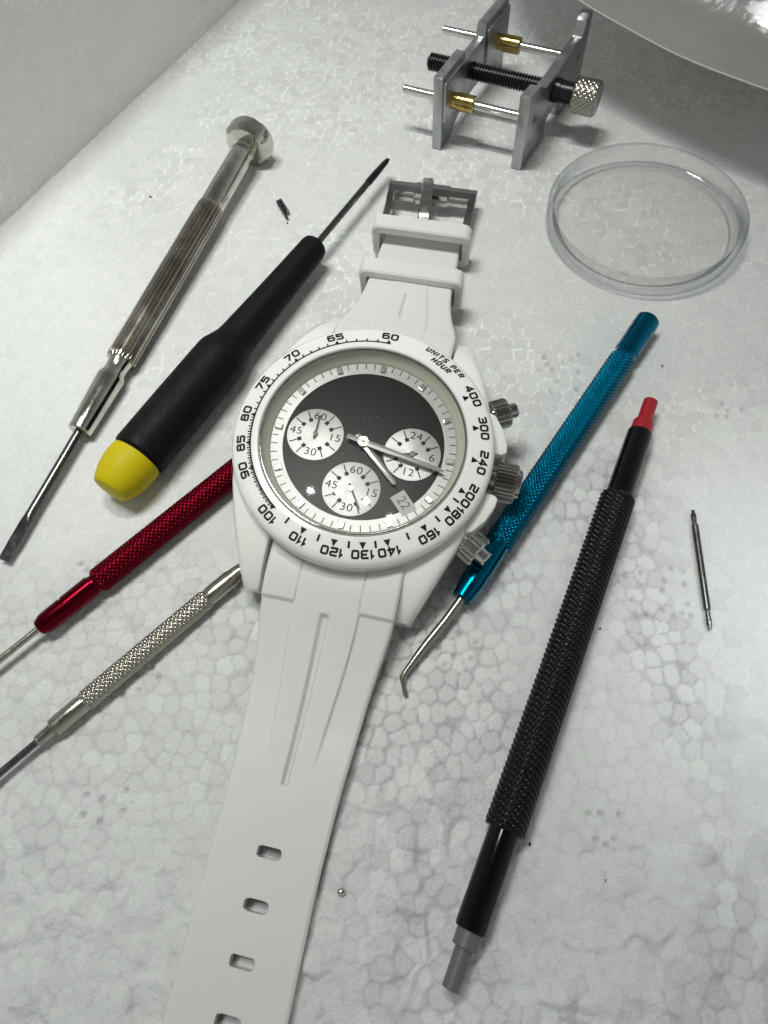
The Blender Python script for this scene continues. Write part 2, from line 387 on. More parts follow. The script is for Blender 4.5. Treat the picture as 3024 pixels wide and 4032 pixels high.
def foam_height(x, y):
    f1, f2, h, cx, cy = cells(x + 2.2 * (fbm(x, y, 16, 3, 2) - 0.5) + .35 * (fbm(x, y, 1.1, 53, 2) - .5), y + 2.5 * (fbm(x, y, 16, 43, 2) - 0.5) + .35 * (fbm(x, y, 1.1, 63, 2) - .5), 2.5, 21)
    e = f2 - f1
    low = sm(y + 26 * (fbm(x, y, 40, 90) - 0.5) - 0.12 * x, 62, 44)            # nearer the camera: cut, rounded beads
    low = low * (1 - 0.85 * sm(x + 14 * (fbm(x, y, 18, 140) - 0.5), 36, 50))
    crush = sm(y + 22 * (fbm(x, y, 24, 60) - 0.5) + 0.10 * np.abs(x), 16, 3)    # pressed and torn near the front
    vis = sm(fbm(x, y, 26, 70), 0.36, 0.56)
    skin = np.clip(sm(-x - 0.35 * (y - 60), 18, 44) + sm(x, 38, 56) * sm(y, 75, 50), 0, 1)  # smooth moulded skin
    vis = vis * (1 - 0.75 * skin)
    groove = 1 - sm(e, 0.0, 0.42)
    hz = -groove * (0.05 + 0.10 * low * (1 - 0.5 * crush)) * (0.25 + 0.75 * vis) - low * 0.05 * np.clip(f1 / 1.25, 0, 1) ** 2 * (1 - .5 * crush)
    hz += (h[..., 0] - 0.5) * (0.03 + 0.11 * low) * (0.2 + 0.8 * vis) * (1 - groove)
    hz += ((h[..., 1] - 0.5) * cx + (h[..., 2] - 0.5) * cy) * (0.03 + 0.04 * low + 0.16 * crush) * (1 - groove)
    hz += (fbm(x, y, 14, 5) - 0.5) * 0.25 + (fbm(x, y, 2.2, 15, 3) - 0.5) * (0.05 + 0.06 * skin)
    c1, c2, ch, ccx, ccy = cells(x + 3 * (fbm(x, y, 7, 8) - 0.5), y + 3 * (fbm(x, y, 7, 28) - 0.5), 5.4, 77)
    soft = sm(c2 - c1, 0.0, 1.5)
    hz += crush * (soft * ((ch[..., 1] - 0.5) * ccx + (ch[..., 2] - 0.5) * ccy) * 0.34 + soft * (ch[..., 0] - 0.6) * 0.3 + (fbm(x, y, 9, 33) - 0.5) * 1.5 + (fbm(x, y, 2.6, 133) - 0.5) * 0.6)
    for p, q, a, wd in (((-52, 3.5), (-43, -1.0), .55, 1.5), ((-43, -1), (-34, -8), .6, 1.4), ((-34, -8), (-27.5, -11), .35, 1.2), ((-45, -3), (-50, -12), .3, 1.2),
                        ((-37, 3.5), (-30, 2.5), .6, 1.0), ((8, 1), (14, -9), .3, 1.5), ((25, -2), (38, -9), .35, 1.6), ((27, 4), (40, 1), .3, 1.3), ((30, -12), (36, -17), .5, 1.6), ((-6, 12), (-2, 2), .3, 1.0)):
        wob = 1.1 * (fbm(x, y, 4, 17) - 0.5)
        d, s, t = seg_dist(x + wob, y + wob, p, q)
        hz += 0.62 * a * np.exp(-(d / (1.25 * wd)) ** 2) * (0.3 + 0.7 * sm(s * d, -0.7, 0.7)) * (1 - (2 * t - 1) ** 4)
    pit_shade = np.zeros(x.shape)
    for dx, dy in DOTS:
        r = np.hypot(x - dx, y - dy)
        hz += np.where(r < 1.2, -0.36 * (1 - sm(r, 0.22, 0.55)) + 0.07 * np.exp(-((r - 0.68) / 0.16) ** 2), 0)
        pit_shade = np.maximum(pit_shade, np.where(r < 1.2, 1 - sm(r, 0.25, 0.6), 0))
    brk = sm(fbm(x, y, 1.5, 121, 3), 0.38, 0.60)
    up = 1 - low
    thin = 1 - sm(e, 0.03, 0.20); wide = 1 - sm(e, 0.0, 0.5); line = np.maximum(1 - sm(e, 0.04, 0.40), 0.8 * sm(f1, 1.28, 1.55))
    seam = up * (0.35 + 0.65 * vis) * (1 - 0.55 * skin) * (1.15 * thin * brk + 0.22 * wide) - line * low * (0.95 - 0.35 * crush) * (0.3 + 0.7 * vis) - 0.75 * pit_shade  # seam also carries shade painted into the pits
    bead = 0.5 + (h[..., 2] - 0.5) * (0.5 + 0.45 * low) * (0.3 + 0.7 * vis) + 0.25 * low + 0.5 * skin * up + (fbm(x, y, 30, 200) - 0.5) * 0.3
    return hz, seam, np.clip(bead, 0, 1.2)

def grid_object(name, P, seam, bead, nx, ny, m):
    me = bpy.data.meshes.new(name)
    me.vertices.add(nx * ny); me.vertices.foreach_set('co', (P * MM).astype(np.float32).ravel())
    idx = np.arange(nx * ny).reshape(ny, nx)
    q = np.stack([idx[:-1, :-1], idx[:-1, 1:], idx[1:, 1:], idx[1:, :-1]], -1).reshape(-1, 4)
    me.loops.add(q.size); me.loops.foreach_set('vertex_index', q.ravel().astype(np.int32))
    me.polygons.add(len(q)); me.polygons.foreach_set('loop_start', np.arange(0, q.size, 4, dtype=np.int32))
    me.polygons.foreach_set('use_smooth', np.ones(len(q), dtype=bool))
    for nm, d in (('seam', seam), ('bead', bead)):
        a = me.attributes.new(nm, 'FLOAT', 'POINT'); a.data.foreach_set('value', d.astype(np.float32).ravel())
    me.update(calc_edges=True); me.validate(); me.materials.append(m)
    o = bpy.data.objects.new(name, me); C.objects.link(o); return o

def axis_pts(a, b, step, lo, hi):
    core = np.arange(a, b, step)
    left = a - np.cumsum(np.geomspace(step, 40, 18)); left = left[left > lo][::-1]
    right = b + np.cumsum(np.geomspace(step, 40, 18)); right = right[right < hi]
    return np.concatenate([left, core, right])
ys = [-34.0]
while ys[-1] < 226: ys.append(ys[-1] + 0.28 + 0.0016 * max(0, ys[-1]))
ys = np.array(ys); lo_ = ys[0] - np.cumsum(np.geomspace(1, 40, 12))[::-1]; hi_ = ys[-1] + np.cumsum(np.geomspace(1, 40, 12)); ys = np.concatenate([lo_, ys, hi_])
xs = axis_pts(-96, 112, 0.31, -330, 330)
X, Y = np.meshgrid(xs, ys)
Hz, Se, Be = foam_height(X, Y)
Hz -= 0.12
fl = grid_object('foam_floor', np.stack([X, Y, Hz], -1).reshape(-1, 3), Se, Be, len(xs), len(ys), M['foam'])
fl['kind'] = 'structure'

# wall of the foam box along the upper left
wa = np.array([-74.7, 125.8]); wb = np.array([-25.6, 201.0]); wd = (wb - wa) / np.linalg.norm(wb - wa); wn = np.array([wd[1], -wd[0]])
us = np.arange(-150, 190, 0.7); vs = np.arange(-2.0, 37, 0.5)
Ug, Vg = np.meshgrid(us, vs)
hz, se, be = foam_height(Ug * 1.0 + 400, Vg + 75.0)
bul = (fbm(Ug, Vg, 45, 300) - 0.5) * 3.0 + 0.55 * np.exp(-((Vg) / 1.2) ** 2) * 0
off = hz * 0.6 + bul * sm(Vg, 0, 8) + (fbm(Ug, Vg, 5, 310) - 0.5) * 0.6
base = np.stack([wa[0] + wd[0] * Ug + wn[0] * off, wa[1] + wd[1] * Ug + wn[1] * off, Vg], -1)
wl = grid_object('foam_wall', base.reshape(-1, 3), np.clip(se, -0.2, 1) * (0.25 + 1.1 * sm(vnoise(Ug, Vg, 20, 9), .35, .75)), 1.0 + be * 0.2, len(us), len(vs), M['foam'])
# give the wall its thickness
bm = bmesh.new(); bm.from_mesh(wl.data)
be_ = [e for e in bm.edges if e.is_boundary]
r = bmesh.ops.extrude_edge_only(bm, edges=be_)
nv = [v for v in r['geom'] if isinstance(v, bmesh.types.BMVert)]
for v in nv: v.co -= Vector((wn[0], wn[1], 0)) * 0.022
bm.to_mesh(wl.data); bm.free()
wl['kind'] = 'structure'

# ------------------------------------------------------------------ the wristwatch
PSI = rad(17.8)
Cw = Vector((-2.18, 57.04, 13.03)); nW = Vector((0.0196, -0.104, 1)).normalized()
yl = Vector((math.sin(PSI), math.cos(PSI), 0)); yl = (yl - nW * yl.dot(nW)).normalized(); xl = yl.cross(nW)
MW = Matrix((xl, yl, nW)).transposed().to_4x4(); MW.translation = Cw
BASE = -8.7
MWb = MW.copy(); MWb.translation = Cw + nW * BASE
INV = MWb.inverted()
watch = thing('wristwatch', 'white wristwatch with black dial, three silver subdials and white rubber strap', 'watch', MWb)
LZ = Matrix.Translation((0, 0, -BASE))      # local z counted from the bezel edge plane

def wobj(name, part, m, parent=watch, **k):
    v, f = xf(part, LZ); return obj(name, v, f, m, parent, **k)

# case: round body, four lugs, crown guards
body = ring([(0.01, -8.1), (13.5, -8.7), (14.8, -8.3), (16.2, -7.4), (18.6, -7.0), (19.3, -6.3), (19.5, -4.5), (19.5, -2.2), (19.2, -1.35), (18.6, -1.1), (0.01, -1.1)], 128)
def lug(sx, sy):
    st = [(3.0, 8.0, 19.2, -1.25, -7.2), (7.0, 9.0, 18.7, -1.25, -7.2), (10.0, 9.6, 17.9, -1.3, -7.2), (13.5, 10.05, 16.75, -1.6, -7.4), (16.5, 10.05, 15.65, -2.1, -7.7), (19.0, 10.05, 14.7, -2.9, -8.0), (21.5, 10.05, 13.75, -4.1, -8.4), (23.2, 10.05, 13.1, -5.3, -8.7), (24.1, 10.25, 12.75, -6.3, -8.6)]
    V, F = [], []; n = 12
    for y, xi, xo, zt, zb in st:
        c1, c2 = 0.35, 0.9
        P = [(xi, zb), (xo - .3, zb), (xo, zb + .4), (xo, zt - c2 - .5), (xo - .12, zt - c2), (xo - .45, zt - .42), (xo - 1.1, zt - .1), (xo - 1.8, zt), (xi + c1 + .3, zt), (xi + .12, zt - .1), (xi, zt - c1), (xi, zb + .3)]
        for px, pz in P: V.append((sx * px, sy * y, pz))
    for i in range(len(st) - 1):
        for k in range(n):
            k2 = (k + 1) % n; q = (i * n + k, i * n + k2, (i + 1) * n + k2, (i + 1) * n + k)
            F.append(q if sx * sy < 0 else q[::-1])
    F.append(tuple(range(n)) if sx * sy > 0 else tuple(range(n))[::-1])
    e = tuple((len(st) - 1) * n + k for k in range(n)); F.append(e[::-1] if sx * sy > 0 else e)
    return V, F
def guard(sy):
    poly = [(16.0, 3.2), (20.6, 3.25), (21.4, 3.7), (21.2, 5.2), (20.2, 7.6), (18.6, 9.8), (16.0, 10.5)]
    poly = [(x, y * sy) for x, y in poly]
    if sy < 0: poly = poly[::-1]
    return prism(poly, -6.2, -1.6, 0.55)
case = wobj('case', join(body, *[lug(a, b) for a in (-1, 1) for b in (-1, 1)], guard(1), guard(-1)), M['ceramic'], ang=40)

# bezel with its printed scale
def bez_z(r): return 1.62 - (r - 15.7) * 0.175
bez_prof = [(19.35, -1.15), (19.6, -0.6), (19.62, 0.0), (19.5, 0.42), (19.2, 0.78), (18.9, bez_z(18.9))]
bez_prof += [(r, bez_z(r)) for r in (18.2, 17.4, 16.6, 15.85)] + [(15.6, 1.6), (15.45, 1.42), (15.4, 1.1), (15.4, -1.2)]
bezel = wobj('bezel', ring(bez_prof, 160), M['bezel'], ang=50)

G = {'0': [('c', [(0.22, 0), (.78, 0), (.94, .06), (1, .22), (1, .78), (.94, .94), (.78, 1), (.22, 1), (.06, .94), (0, .78), (0, .22), (.06, .06)])],
     '1': [('o', [(.0, .70), (.30, 1), (.30, 0)])],
     '2': [('o', [(0, 1), (.8, 1), (.95, .95), (1, .84), (1, .66), (.94, .56), (.8, .5), (.2, .5), (.05, .45), (0, .34), (0, 0), (1.02, 0)])],
     '3': [('o', [(0, 1), (.8, 1), (.95, .95), (1, .84), (1, .64), (.93, .53), (.25, .5)]), ('o', [(.93, .53), (1, .4), (1, .16), (.95, .05), (.8, 0), (0, 0)])],
     '4': [('o', [(.74, -.06), (.74, 1), (.0, .32), (0, .26), (1.02, .26)])],
     '5': [('o', [(.98, 1), (0, 1), (0, .57), (.8, .57), (.95, .52), (1, .4), (1, .17), (.95, .05), (.8, 0), (0, 0)])],
     '6': [('o', [(.95, 1), (.2, 1), (.05, .95), (0, .82), (0, .18), (.05, .05), (.2, 0), (.8, 0), (.95, .05), (1, .17), (1, .4), (.95, .52), (.8, .57), (.05, .57)])],
     '7': [('o', [(0, 1), (1, 1), (.98, .88), (.35, 0)])],
     '8': [('c', [(.2, 0), (.8, 0), (.95, .05), (1, .16), (1, .38), (.95, .49), (.8, .54), (.2, .54), (.05, .49), (0, .38), (0, .16), (.05, .05)]),
           ('c', [(.24, .54), (.76, .54), (.9, .58), (.95, .68), (.95, .86), (.9, .96), (.76, 1), (.24, 1), (.1, .96), (.05, .86), (.05, .68), (.1, .58)])],
     'U': [('o', [(0, 1), (0, .2), (.06, .06), (.2, 0), (.6, 0), (.74, .06), (.8, .2), (.8, 1)])],
     'N': [('o', [(0, 0), (0, 1), (.8, 0), (.8, 1)])],
     'I': [('o', [(0, 0), (0, 1)])],
     'T': [('o', [(0, 1), (.8, 1)]), ('o', [(.4, 1), (.4, 0)])],
     'S': [('o', [(.8, 1), (.2, 1), (.03, .95), (0, .8), (0, .66), (.05, .54), (.2, .5), (.6, .5), (.76, .45), (.8, .34), (.8, .18), (.75, .05), (.6, 0), (0, 0)])],
     'P': [('o', [(0, 0), (0, 1), (.6, 1), (.76, .94), (.8, .84), (.8, .6), (.75, .5), (.6, .45), (0, .45)])],
     'E': [('o', [(.75, 1), (0, 1), (0, 0), (.75, 0)]), ('o', [(0, .5), (.65, .5)])],
     'R': [('o', [(0, 0), (0, 1), (.6, 1), (.76, .94), (.8, .84), (.8, .62), (.75, .52), (.6, .47), (0, .47)]), ('o', [(.45, .47), (.8, 0)])],
     'H': [('o', [(0, 0), (0, 1)]), ('o', [(.8, 0), (.8, 1)]), ('o', [(0, .5), (.8, .5)])]}
G['9'] = [('o', [(1 - x, 1 - y) for x, y in G['6'][0][1]])]
G['O'] = [('c', [(x * .8, y) for x, y in G['0'][0][1]])]
GW = {'1': .32, 'I': 0.0}
for ch_ in 'UNTSPERHO': GW[ch_] = .8

def stroke(pts, wdt, closed):
    """mitred strip of width wdt along 2D points"""
    P = [Vector(p) for p in pts]; n = len(P); L, R_ = [], []
    for i in range(n):
        a = P[i - 1] if (closed or i > 0) else None; b = P[(i + 1) % n] if (closed or i < n - 1) else None
        d1 = (P[i] - a).normalized() if a is not None else None; d2 = (b - P[i]).normalized() if b is not None else None
        if d1 is None: d1 = d2
        if d2 is None: d2 = d1
        t = d1 + d2
        t = t.normalized() if t.length > 1e-6 else d1
        nn = Vector((-t.y, t.x)); c = max(0.45, nn.dot(Vector((-d1.y, d1.x))))
        L.append(P[i] + nn * wdt / 2 / c); R_.append(P[i] - nn * wdt / 2 / c)
    if not closed:
        d = (P[1] - P[0]).normalized() * wdt * 0.3; L[0] -= d; R_[0] -= d
        d = (P[-1] - P[-2]).normalized() * wdt * 0.3; L[-1] += d; R_[-1] += d
    V = L + R_; F = []
    m = n if closed else n - 1
    for i in range(m):
        j = (i + 1) % n; F.append((i, n + i, n + j, j))
    return V, F

def text_flat(s, h, aspect, wdt, gap, slant=0.0):
    """centred flat text as 2D pieces; returns list of (verts2d, faces)"""
    out = []; x = 0.0; tot = 0
    ws = [(GW.get(c, 1.0) * aspect * h if c != ' ' else h * .35) for c in s]
    tot = sum(ws) + gap * (len(s) - 1)
    x = -tot / 2
    for c, wc in zip(s, ws):
        if c != ' ':
            for kind, pts in G[c]:
                pp = [(x + (px * aspect + slant * (py - .5)) * h, (py - 0.5) * h) for px, py in pts]
                out.append(stroke(pp, wdt, kind == 'c'))
        x += wc + gap
    return out

mark_v, mark_f = [], []
def put_flat(v2, f, r0, th, lift):
    n = len(mark_v)
    for p in v2:
        r = r0 + p[1]; a = th + p[0] / r0
        mark_v.append((r * math.sin(a), r * math.cos(a), bez_z(r) + lift))
    mark_f.extend(tuple(i + n for i in q) for q in f)
def flat_poly(pts): return pts, [tuple(range(len(pts)))]
def tang(v): return 2 * math.pi * 60.0 / v
for v in (60, 65, 70, 75, 80, 85, 90, 100, 110, 120, 130, 140, 160, 180, 200, 240, 300, 400):
    th = tang(v)
    if v == 100: th += rad(-1.0)
    for k, (pv, pf) in enumerate(text_flat(str(v), 1.0, 0.92 if v < 100 else 0.86, 0.31, 0.47)):
        put_flat(pv, [q[::-1] for q in pf][::1], 18.05, th, 0.03 + 0.004 * k)
for k, (pv, pf) in enumerate(text_flat('UNITS PER', 0.74, 0.86, 0.235, 0.43, 0.25)):
    put_flat(pv, [q[::-1] for q in pf], 18.25, rad(31), 0.03 + 0.004 * (k % 3))
for k, (pv, pf) in enumerate(text_flat('HOUR', 0.74, 0.86, 0.235, 0.43, 0.25)):
    put_flat(pv, [q[::-1] for q in pf], 17.1, rad(31), 0.03 + 0.004 * (k % 3))
# scale line from 100 round to 60 with ticks outward
R0 = 16.62
a0, a1 = tang(100), 2 * math.pi
n_ = 90
base_i = len(mark_v)
for i in range(n_ + 1):
    a = a0 + (a1 - a0) * i / n_
    for r in (R0 - .12, R0 + .12): mark_v.append((r * math.sin(a), r * math.cos(a), bez_z(r) + 0.03))
for i in range(n_): mark_f.append((base_i + 2 * i, base_i + 2 * i + 1, base_i + 2 * i + 3, base_i + 2 * i + 2))
for v in range(60, 101):
    if v in (60, 65, 70, 75, 80, 85, 90, 95, 100):
        s_ = 1.0 if v not in (95,) else 0.75
        pv, pf = flat_poly([(-.44 * s_, -.12), (.44 * s_, -.12), (0, .72 * s_)])
    else:
        pv, pf = flat_poly([(-.11, 0), (.11, 0), (.11, .52), (-.11, .52)])
    put_flat(pv, [q[::-1] for q in pf], R0, tang(v), 0.036)
    if v >= 80 and v < 100:
        pv, pf = flat_poly([(-.09, 0), (.09, 0), (.09, .4), (-.09, .4)])
        put_flat(pv, [q[::-1] for q in pf], R0, tang(v + .5), 0.036)
for v in (110, 120, 130, 140, 160, 180, 200, 240, 300, 400):
    pv, pf = flat_poly([(-.5, -.42), (.5, -.42), (0, .6)])
    put_flat(pv, [q[::-1] for q in pf], 16.75, tang(v), 0.03)
for v in (105, 115, 125, 135, 150, 170, 190):
    pv, pf = flat_poly([(-.16, -.5), (.16, -.5), (.16, .5), (-.16, .5)])
    put_flat(pv, [q[::-1] for q in pf], 16.75, tang(v), 0.03)
wobj('bezel_scale', (mark_v, mark_f), M['ink'], bezel, smooth=False)

# crystal seat, dial, subdials, print
wobj('rehaut', ring([(15.39, 1.1), (15.1, 0.95), (14.95, 0.6), (14.35, -0.55), (14.05, -0.92), (14.05, -1.05), (15.39, -1.05)], 128), M['rehaut'], ang=50)
wobj('crystal_ring', ring([(15.38, 1.52), (15.3, 1.6), (15.12, 1.6), (15.06, 1.5), (15.06, 1.12), (15.38, 1.12)], 128), M['steel'], ang=50)
dz0 = -0.95
dial = wobj('dial', ring([(0.01, dz0 - .1), (14.1, dz0 - .1), (14.1, dz0 - .03), (0.01, dz0 - .03)], 96), M['dial_black'])
def annulus(r0, r1, z, seg=128):
    V = []; F = []
    for k in range(seg):
        a = 2 * math.pi * k / seg
        V += [(r0 * math.sin(a), r0 * math.cos(a), z), (r1 * math.sin(a), r1 * math.cos(a), z)]
    for k in range(seg):
        j = (k + 1) % seg; F.append((2 * k, 2 * k + 1, 2 * j + 1, 2 * j))
    return V, F
wobj('chapter_ring', ring([(12.2, dz0 - .028), (12.2, dz0 + .03), (14.02, dz0 + .03), (14.02, dz0 - .028)], 128), M['silver'], dial)
tk_v, tk_f = [], []
def tk(pts, cx, cy, ang, z, flip=True):
    n = len(tk_v); ca, sa = math.cos(ang), math.sin(ang)
    for x, y in pts:    # y along the outward radius, x clockwise
        tk_v.append((cx + x * ca + y * sa, cy - x * sa + y * ca, z))
    tk_f.append(tuple(range(n, n + len(pts))))
for i in range(60):
    if i % 5: tk([(-.07, 13.0), (.07, 13.0), (.07, 13.98), (-.07, 13.98)], 0, 0, 2 * math.pi * i / 60, dz0 + .036)
SUB = {'nine': (-7.5, 0, ('60', '15', '30', '45')), 'six': (0, -7.45, ('60', '15', '30', '45')), 'three': (7.5, 0, ('24', '6', '12', ''))}
def text_mesh(s, size):
    cu = bpy.data.curves.new('txt', 'FONT'); cu.body = s; cu.size = size; cu.align_x = 'CENTER'; cu.align_y = 'CENTER'; cu.space_character = 1.05; cu.offset = 0.0
    ob = bpy.data.objects.new('txt', cu); C.objects.link(ob)
    dg = bpy.context.evaluated_depsgraph_get(); me = bpy.data.meshes.new_from_object(ob.evaluated_get(dg))
    V = [v.co.copy() for v in me.vertices]; F = [tuple(p.vertices) for p in me.polygons]
    bpy.data.objects.remove(ob); bpy.data.curves.remove(cu); bpy.data.meshes.remove(me)
    return V, F
for nm, (cx, cy, nums) in SUB.items():
    T = Matrix.Translation((cx, cy, 0))
    wobj('subdial', xf(ring([(0.02, dz0 - .02), (4.3, dz0 - .02), (4.3, dz0 + .035), (4.22, dz0 + .045), (0.02, dz0 + .045)], 72), T), M['silver'], dial)
    for k in range(12):
        a = 2 * math.pi * k / 12
        if k % 3 == 0:
            t = nums[k // 3]
            if not t: continue
            v, f = text_mesh(t, 1.72)
            rr = 3.02
            v, f = xf((v, f), Matrix.Translation((cx + rr * math.sin(a), cy + rr * math.cos(a) , dz0 + .055)) @ Matrix.Diagonal((1.12, 1.0, 1, 1)))
            n = len(tk_v); tk_v.extend([p[:] for p in v]); tk_f.extend(tuple(i + n for i in q) for q in f)
        else:
            tk([(-.09, 2.75), (.09, 2.75), (.09, 4.1), (-.09, 4.1)], cx, cy, a, dz0 + .055)
            tk([(-.31, 2.2), (.31, 2.2), (.31, 2.8), (-.31, 2.8)], cx, cy, a, dz0 + .058)
# date window at half past four
ad = rad(135)
def at_polar(r, ang): return Vector((r * math.sin(ang), r * math.cos(ang), 0))
cdate = at_polar(11.25, ad)
rot = Matrix.Rotation(math.pi / 2 - ad, 4, 'Z')
TD = Matrix.Translation((cdate.x, cdate.y, 0)) @ rot
wobj('date_window', xf(box(-1.75, 1.75, -1.2, 1.2, dz0 - .02, dz0 + .05), TD), M['date_plate'], dial, smooth=False)
v, f = text_mesh('22', 2.0); v, f = xf((v, f), TD @ Matrix.Translation((0, 0, dz0 + .062)))
wobj('date_print', (v, f), M['date_ink'], dial, smooth=False)
wobj('dial_print', (tk_v, tk_f), M['ink'], dial, smooth=False)
for k in range(12):
    a = 2 * math.pi * k / 12; p = at_polar(13.25, a)
    Tm = Matrix.Translation((p.x, p.y, 0)) @ Matrix.Rotation(-a, 4, 'Z')
    wobj('hour_marker', xf(box(-.42, .42, -.6, .6, dz0 + .02, dz0 + .38, .1), Tm), M['lume'], dial, smooth=False)

def hand_mesh(L, w0, w1, tail, wt, z, th):
    """ridged hand along +y with a pointed tip and a tail"""
    sec = [(-tail, wt * .9), (-tail * .5, wt), (-.8, wt), (.6, w0), (L * .25, w0), (L * .8, w1), (L * .95, w1 * .9), (L, w1 * .25)]
    V, F = [], []
    for y, wd_ in sec:
        V += [(-wd_ / 2, y, z), (0, y, z + th), (wd_ / 2, y, z), (0, y, z - .03)]
    for i in range(len(sec) - 1):
        for k in range(4):
            k2 = (k + 1) % 4; F.append((i * 4 + k2, i * 4 + k, (i + 1) * 4 + k, (i + 1) * 4 + k2))
    F.append((0, 1, 2, 3)); e = (len(sec) - 1) * 4; F.append((e + 3, e + 2, e + 1, e))
    return V, F
def disc(r, z0, z1, seg=40): return lathe([(z0, r), (z1 - .05, r), (z1, r - .05)], seg, axis='z')
wobj('hour_hand', join(xf(hand_mesh(8.4, .95, .75, 1.6, .9, -.35, .15), Matrix.Rotation(-rad(132), 4, 'Z')), disc(.8, -.38, -.22)), M['hand'], smooth=False)
wobj('minute_hand', join(xf(hand_mesh(12.9, .95, .72, 2.6, .8, .05, .15), Matrix.Rotation(-rad(99.5), 4, 'Z')), disc(.82, .02, .16)), M['hand'], smooth=False)
wobj('hand_hub', join(disc(.27, -.9, .36)), M['copper'])
def small_hand(cx, cy, ang, L):
    V, F = hand_mesh(L, .3, .24, .8, .34, dz0 + .22, .08)
    p = join((V, F)); p = xf(p, Matrix.Translation((cx, cy, 0)) @ Matrix.Rotation(-ang, 4, 'Z'))
    return wobj('subdial_hand', join(p, xf(disc(.42, dz0 + .05, dz0 + .36, 24), Matrix.Translation((cx, cy, 0)))), M['steel'], dial, smooth=False)
small_hand(-7.5, 0, rad(-1), 3.3); small_hand(0, -7.45, rad(146), 3.6); small_hand(7.5, 0, rad(255), 3.2)
wobj('crystal', lathe([(1.15, 15.05), (1.62, 15.05), (1.72, 14.92)], 128, axis='z'), M['crystal'], ang=30)

# lint under the glass
du_v, du_f = [], []
dr = random.Random(3)
for q in range(16):
    r_ = dr.uniform(2, 12); a_ = dr.uniform(0, 6.28); sz = dr.uniform(.04, .09); n = len(du_v); px, py = r_ * math.sin(a_), r_ * math.cos(a_)
    if q in (0, 1, 2): px, py = 6.2 + .5 * q, 4.6 - .4 * q
    du_v += [(px - sz, py - sz * .6, dz0 + .07 + .002 * q), (px + sz, py - sz * .3, dz0 + .07 + .002 * q), (px + sz * .4, py + sz, dz0 + .07 + .002 * q)]; du_f.append((n, n + 1, n + 2))
wobj('dial_dust', (du_v, du_f), M['foam_dust'], dial, smooth=False)

# crown and screw-down pushers
def fluted(prof, teeth, depth, seg):
    return lathe(prof, seg, lambda s, a, r: r - (depth * max(0.0, 0.55 - 0.9 * math.cos(a * teeth)) if r > 1.2 else 0))
def rad_m(ang, r, z):
    d = at_polar(1, ang); return frame(d * r + Vector((0, 0, z)), d)
cm = rad_m(rad(90), 20.2, -4.1)
cr = fluted([(0.2, 2.75), (0.35, 3.05), (3.3, 3.05), (3.5, 2.75)], 30, .30, 300)
wobj('crown', xf(join(cr, lathe([(-.8, 1.6), (.25, 1.6)], 32), lathe([(3.45, 2.5), (4.0, 2.4), (4.15, 2.1)], 48)), cm), M['crown'], ang=30)
for sgn in (1, -1):
    pm = rad_m(rad(90 - sgn * 30.5), 20.3, -4.0)
    col = fluted([(0.7, 2.1), (0.9, 2.38), (3.1, 2.38), (3.35, 2.15)], 20, .20, 320)
    pu = wobj('pusher', xf(join(lathe([(-1.8, 1.7), (1.0, 1.7)], 32), lathe([(3.3, 1.2), (4.6, 1.2), (4.8, 1.05)], 40)), pm), M['crown' if sgn > 0 else 'steel'], ang=30)
    wobj('pusher_collar', xf(col, pm), M['crown' if sgn > 0 else 'steel'], pu, ang=30)

# strap, built on the table in world coordinates and hung under the watch
U6 = Vector((-math.sin(rad(17.3)), -math.cos(rad(17.3)), 0)); VL = Vector((math.cos(rad(17.3)), -math.sin(rad(17.3)), 0))
def lerp_t(tab, s):
    if s <= tab[0][0]: return tab[0][1]
    for (a, va), (b, vb) in zip(tab, tab[1:]):
        if s <= b:
            t = (s - a) / (b - a); return va + (vb - va) * t
    return tab[-1][1]
def smooth_tab(tab):
    """Catmull-like smoothing of a table by dense sampling and averaging"""
    s0, s1 = tab[0][0], tab[-1][0]; N = 400; xs_ = np.linspace(s0, s1, N); ys_ = np.interp(xs_, [t[0] for t in tab], [t[1] for t in tab])
    k = np.ones(25) / 25; yp = np.pad(ys_, 12, mode='edge'); ys2 = np.convolve(yp, k, 'valid'); ys2[0] = ys_[0]
    return lambda s: float(np.interp(s, xs_, ys2))

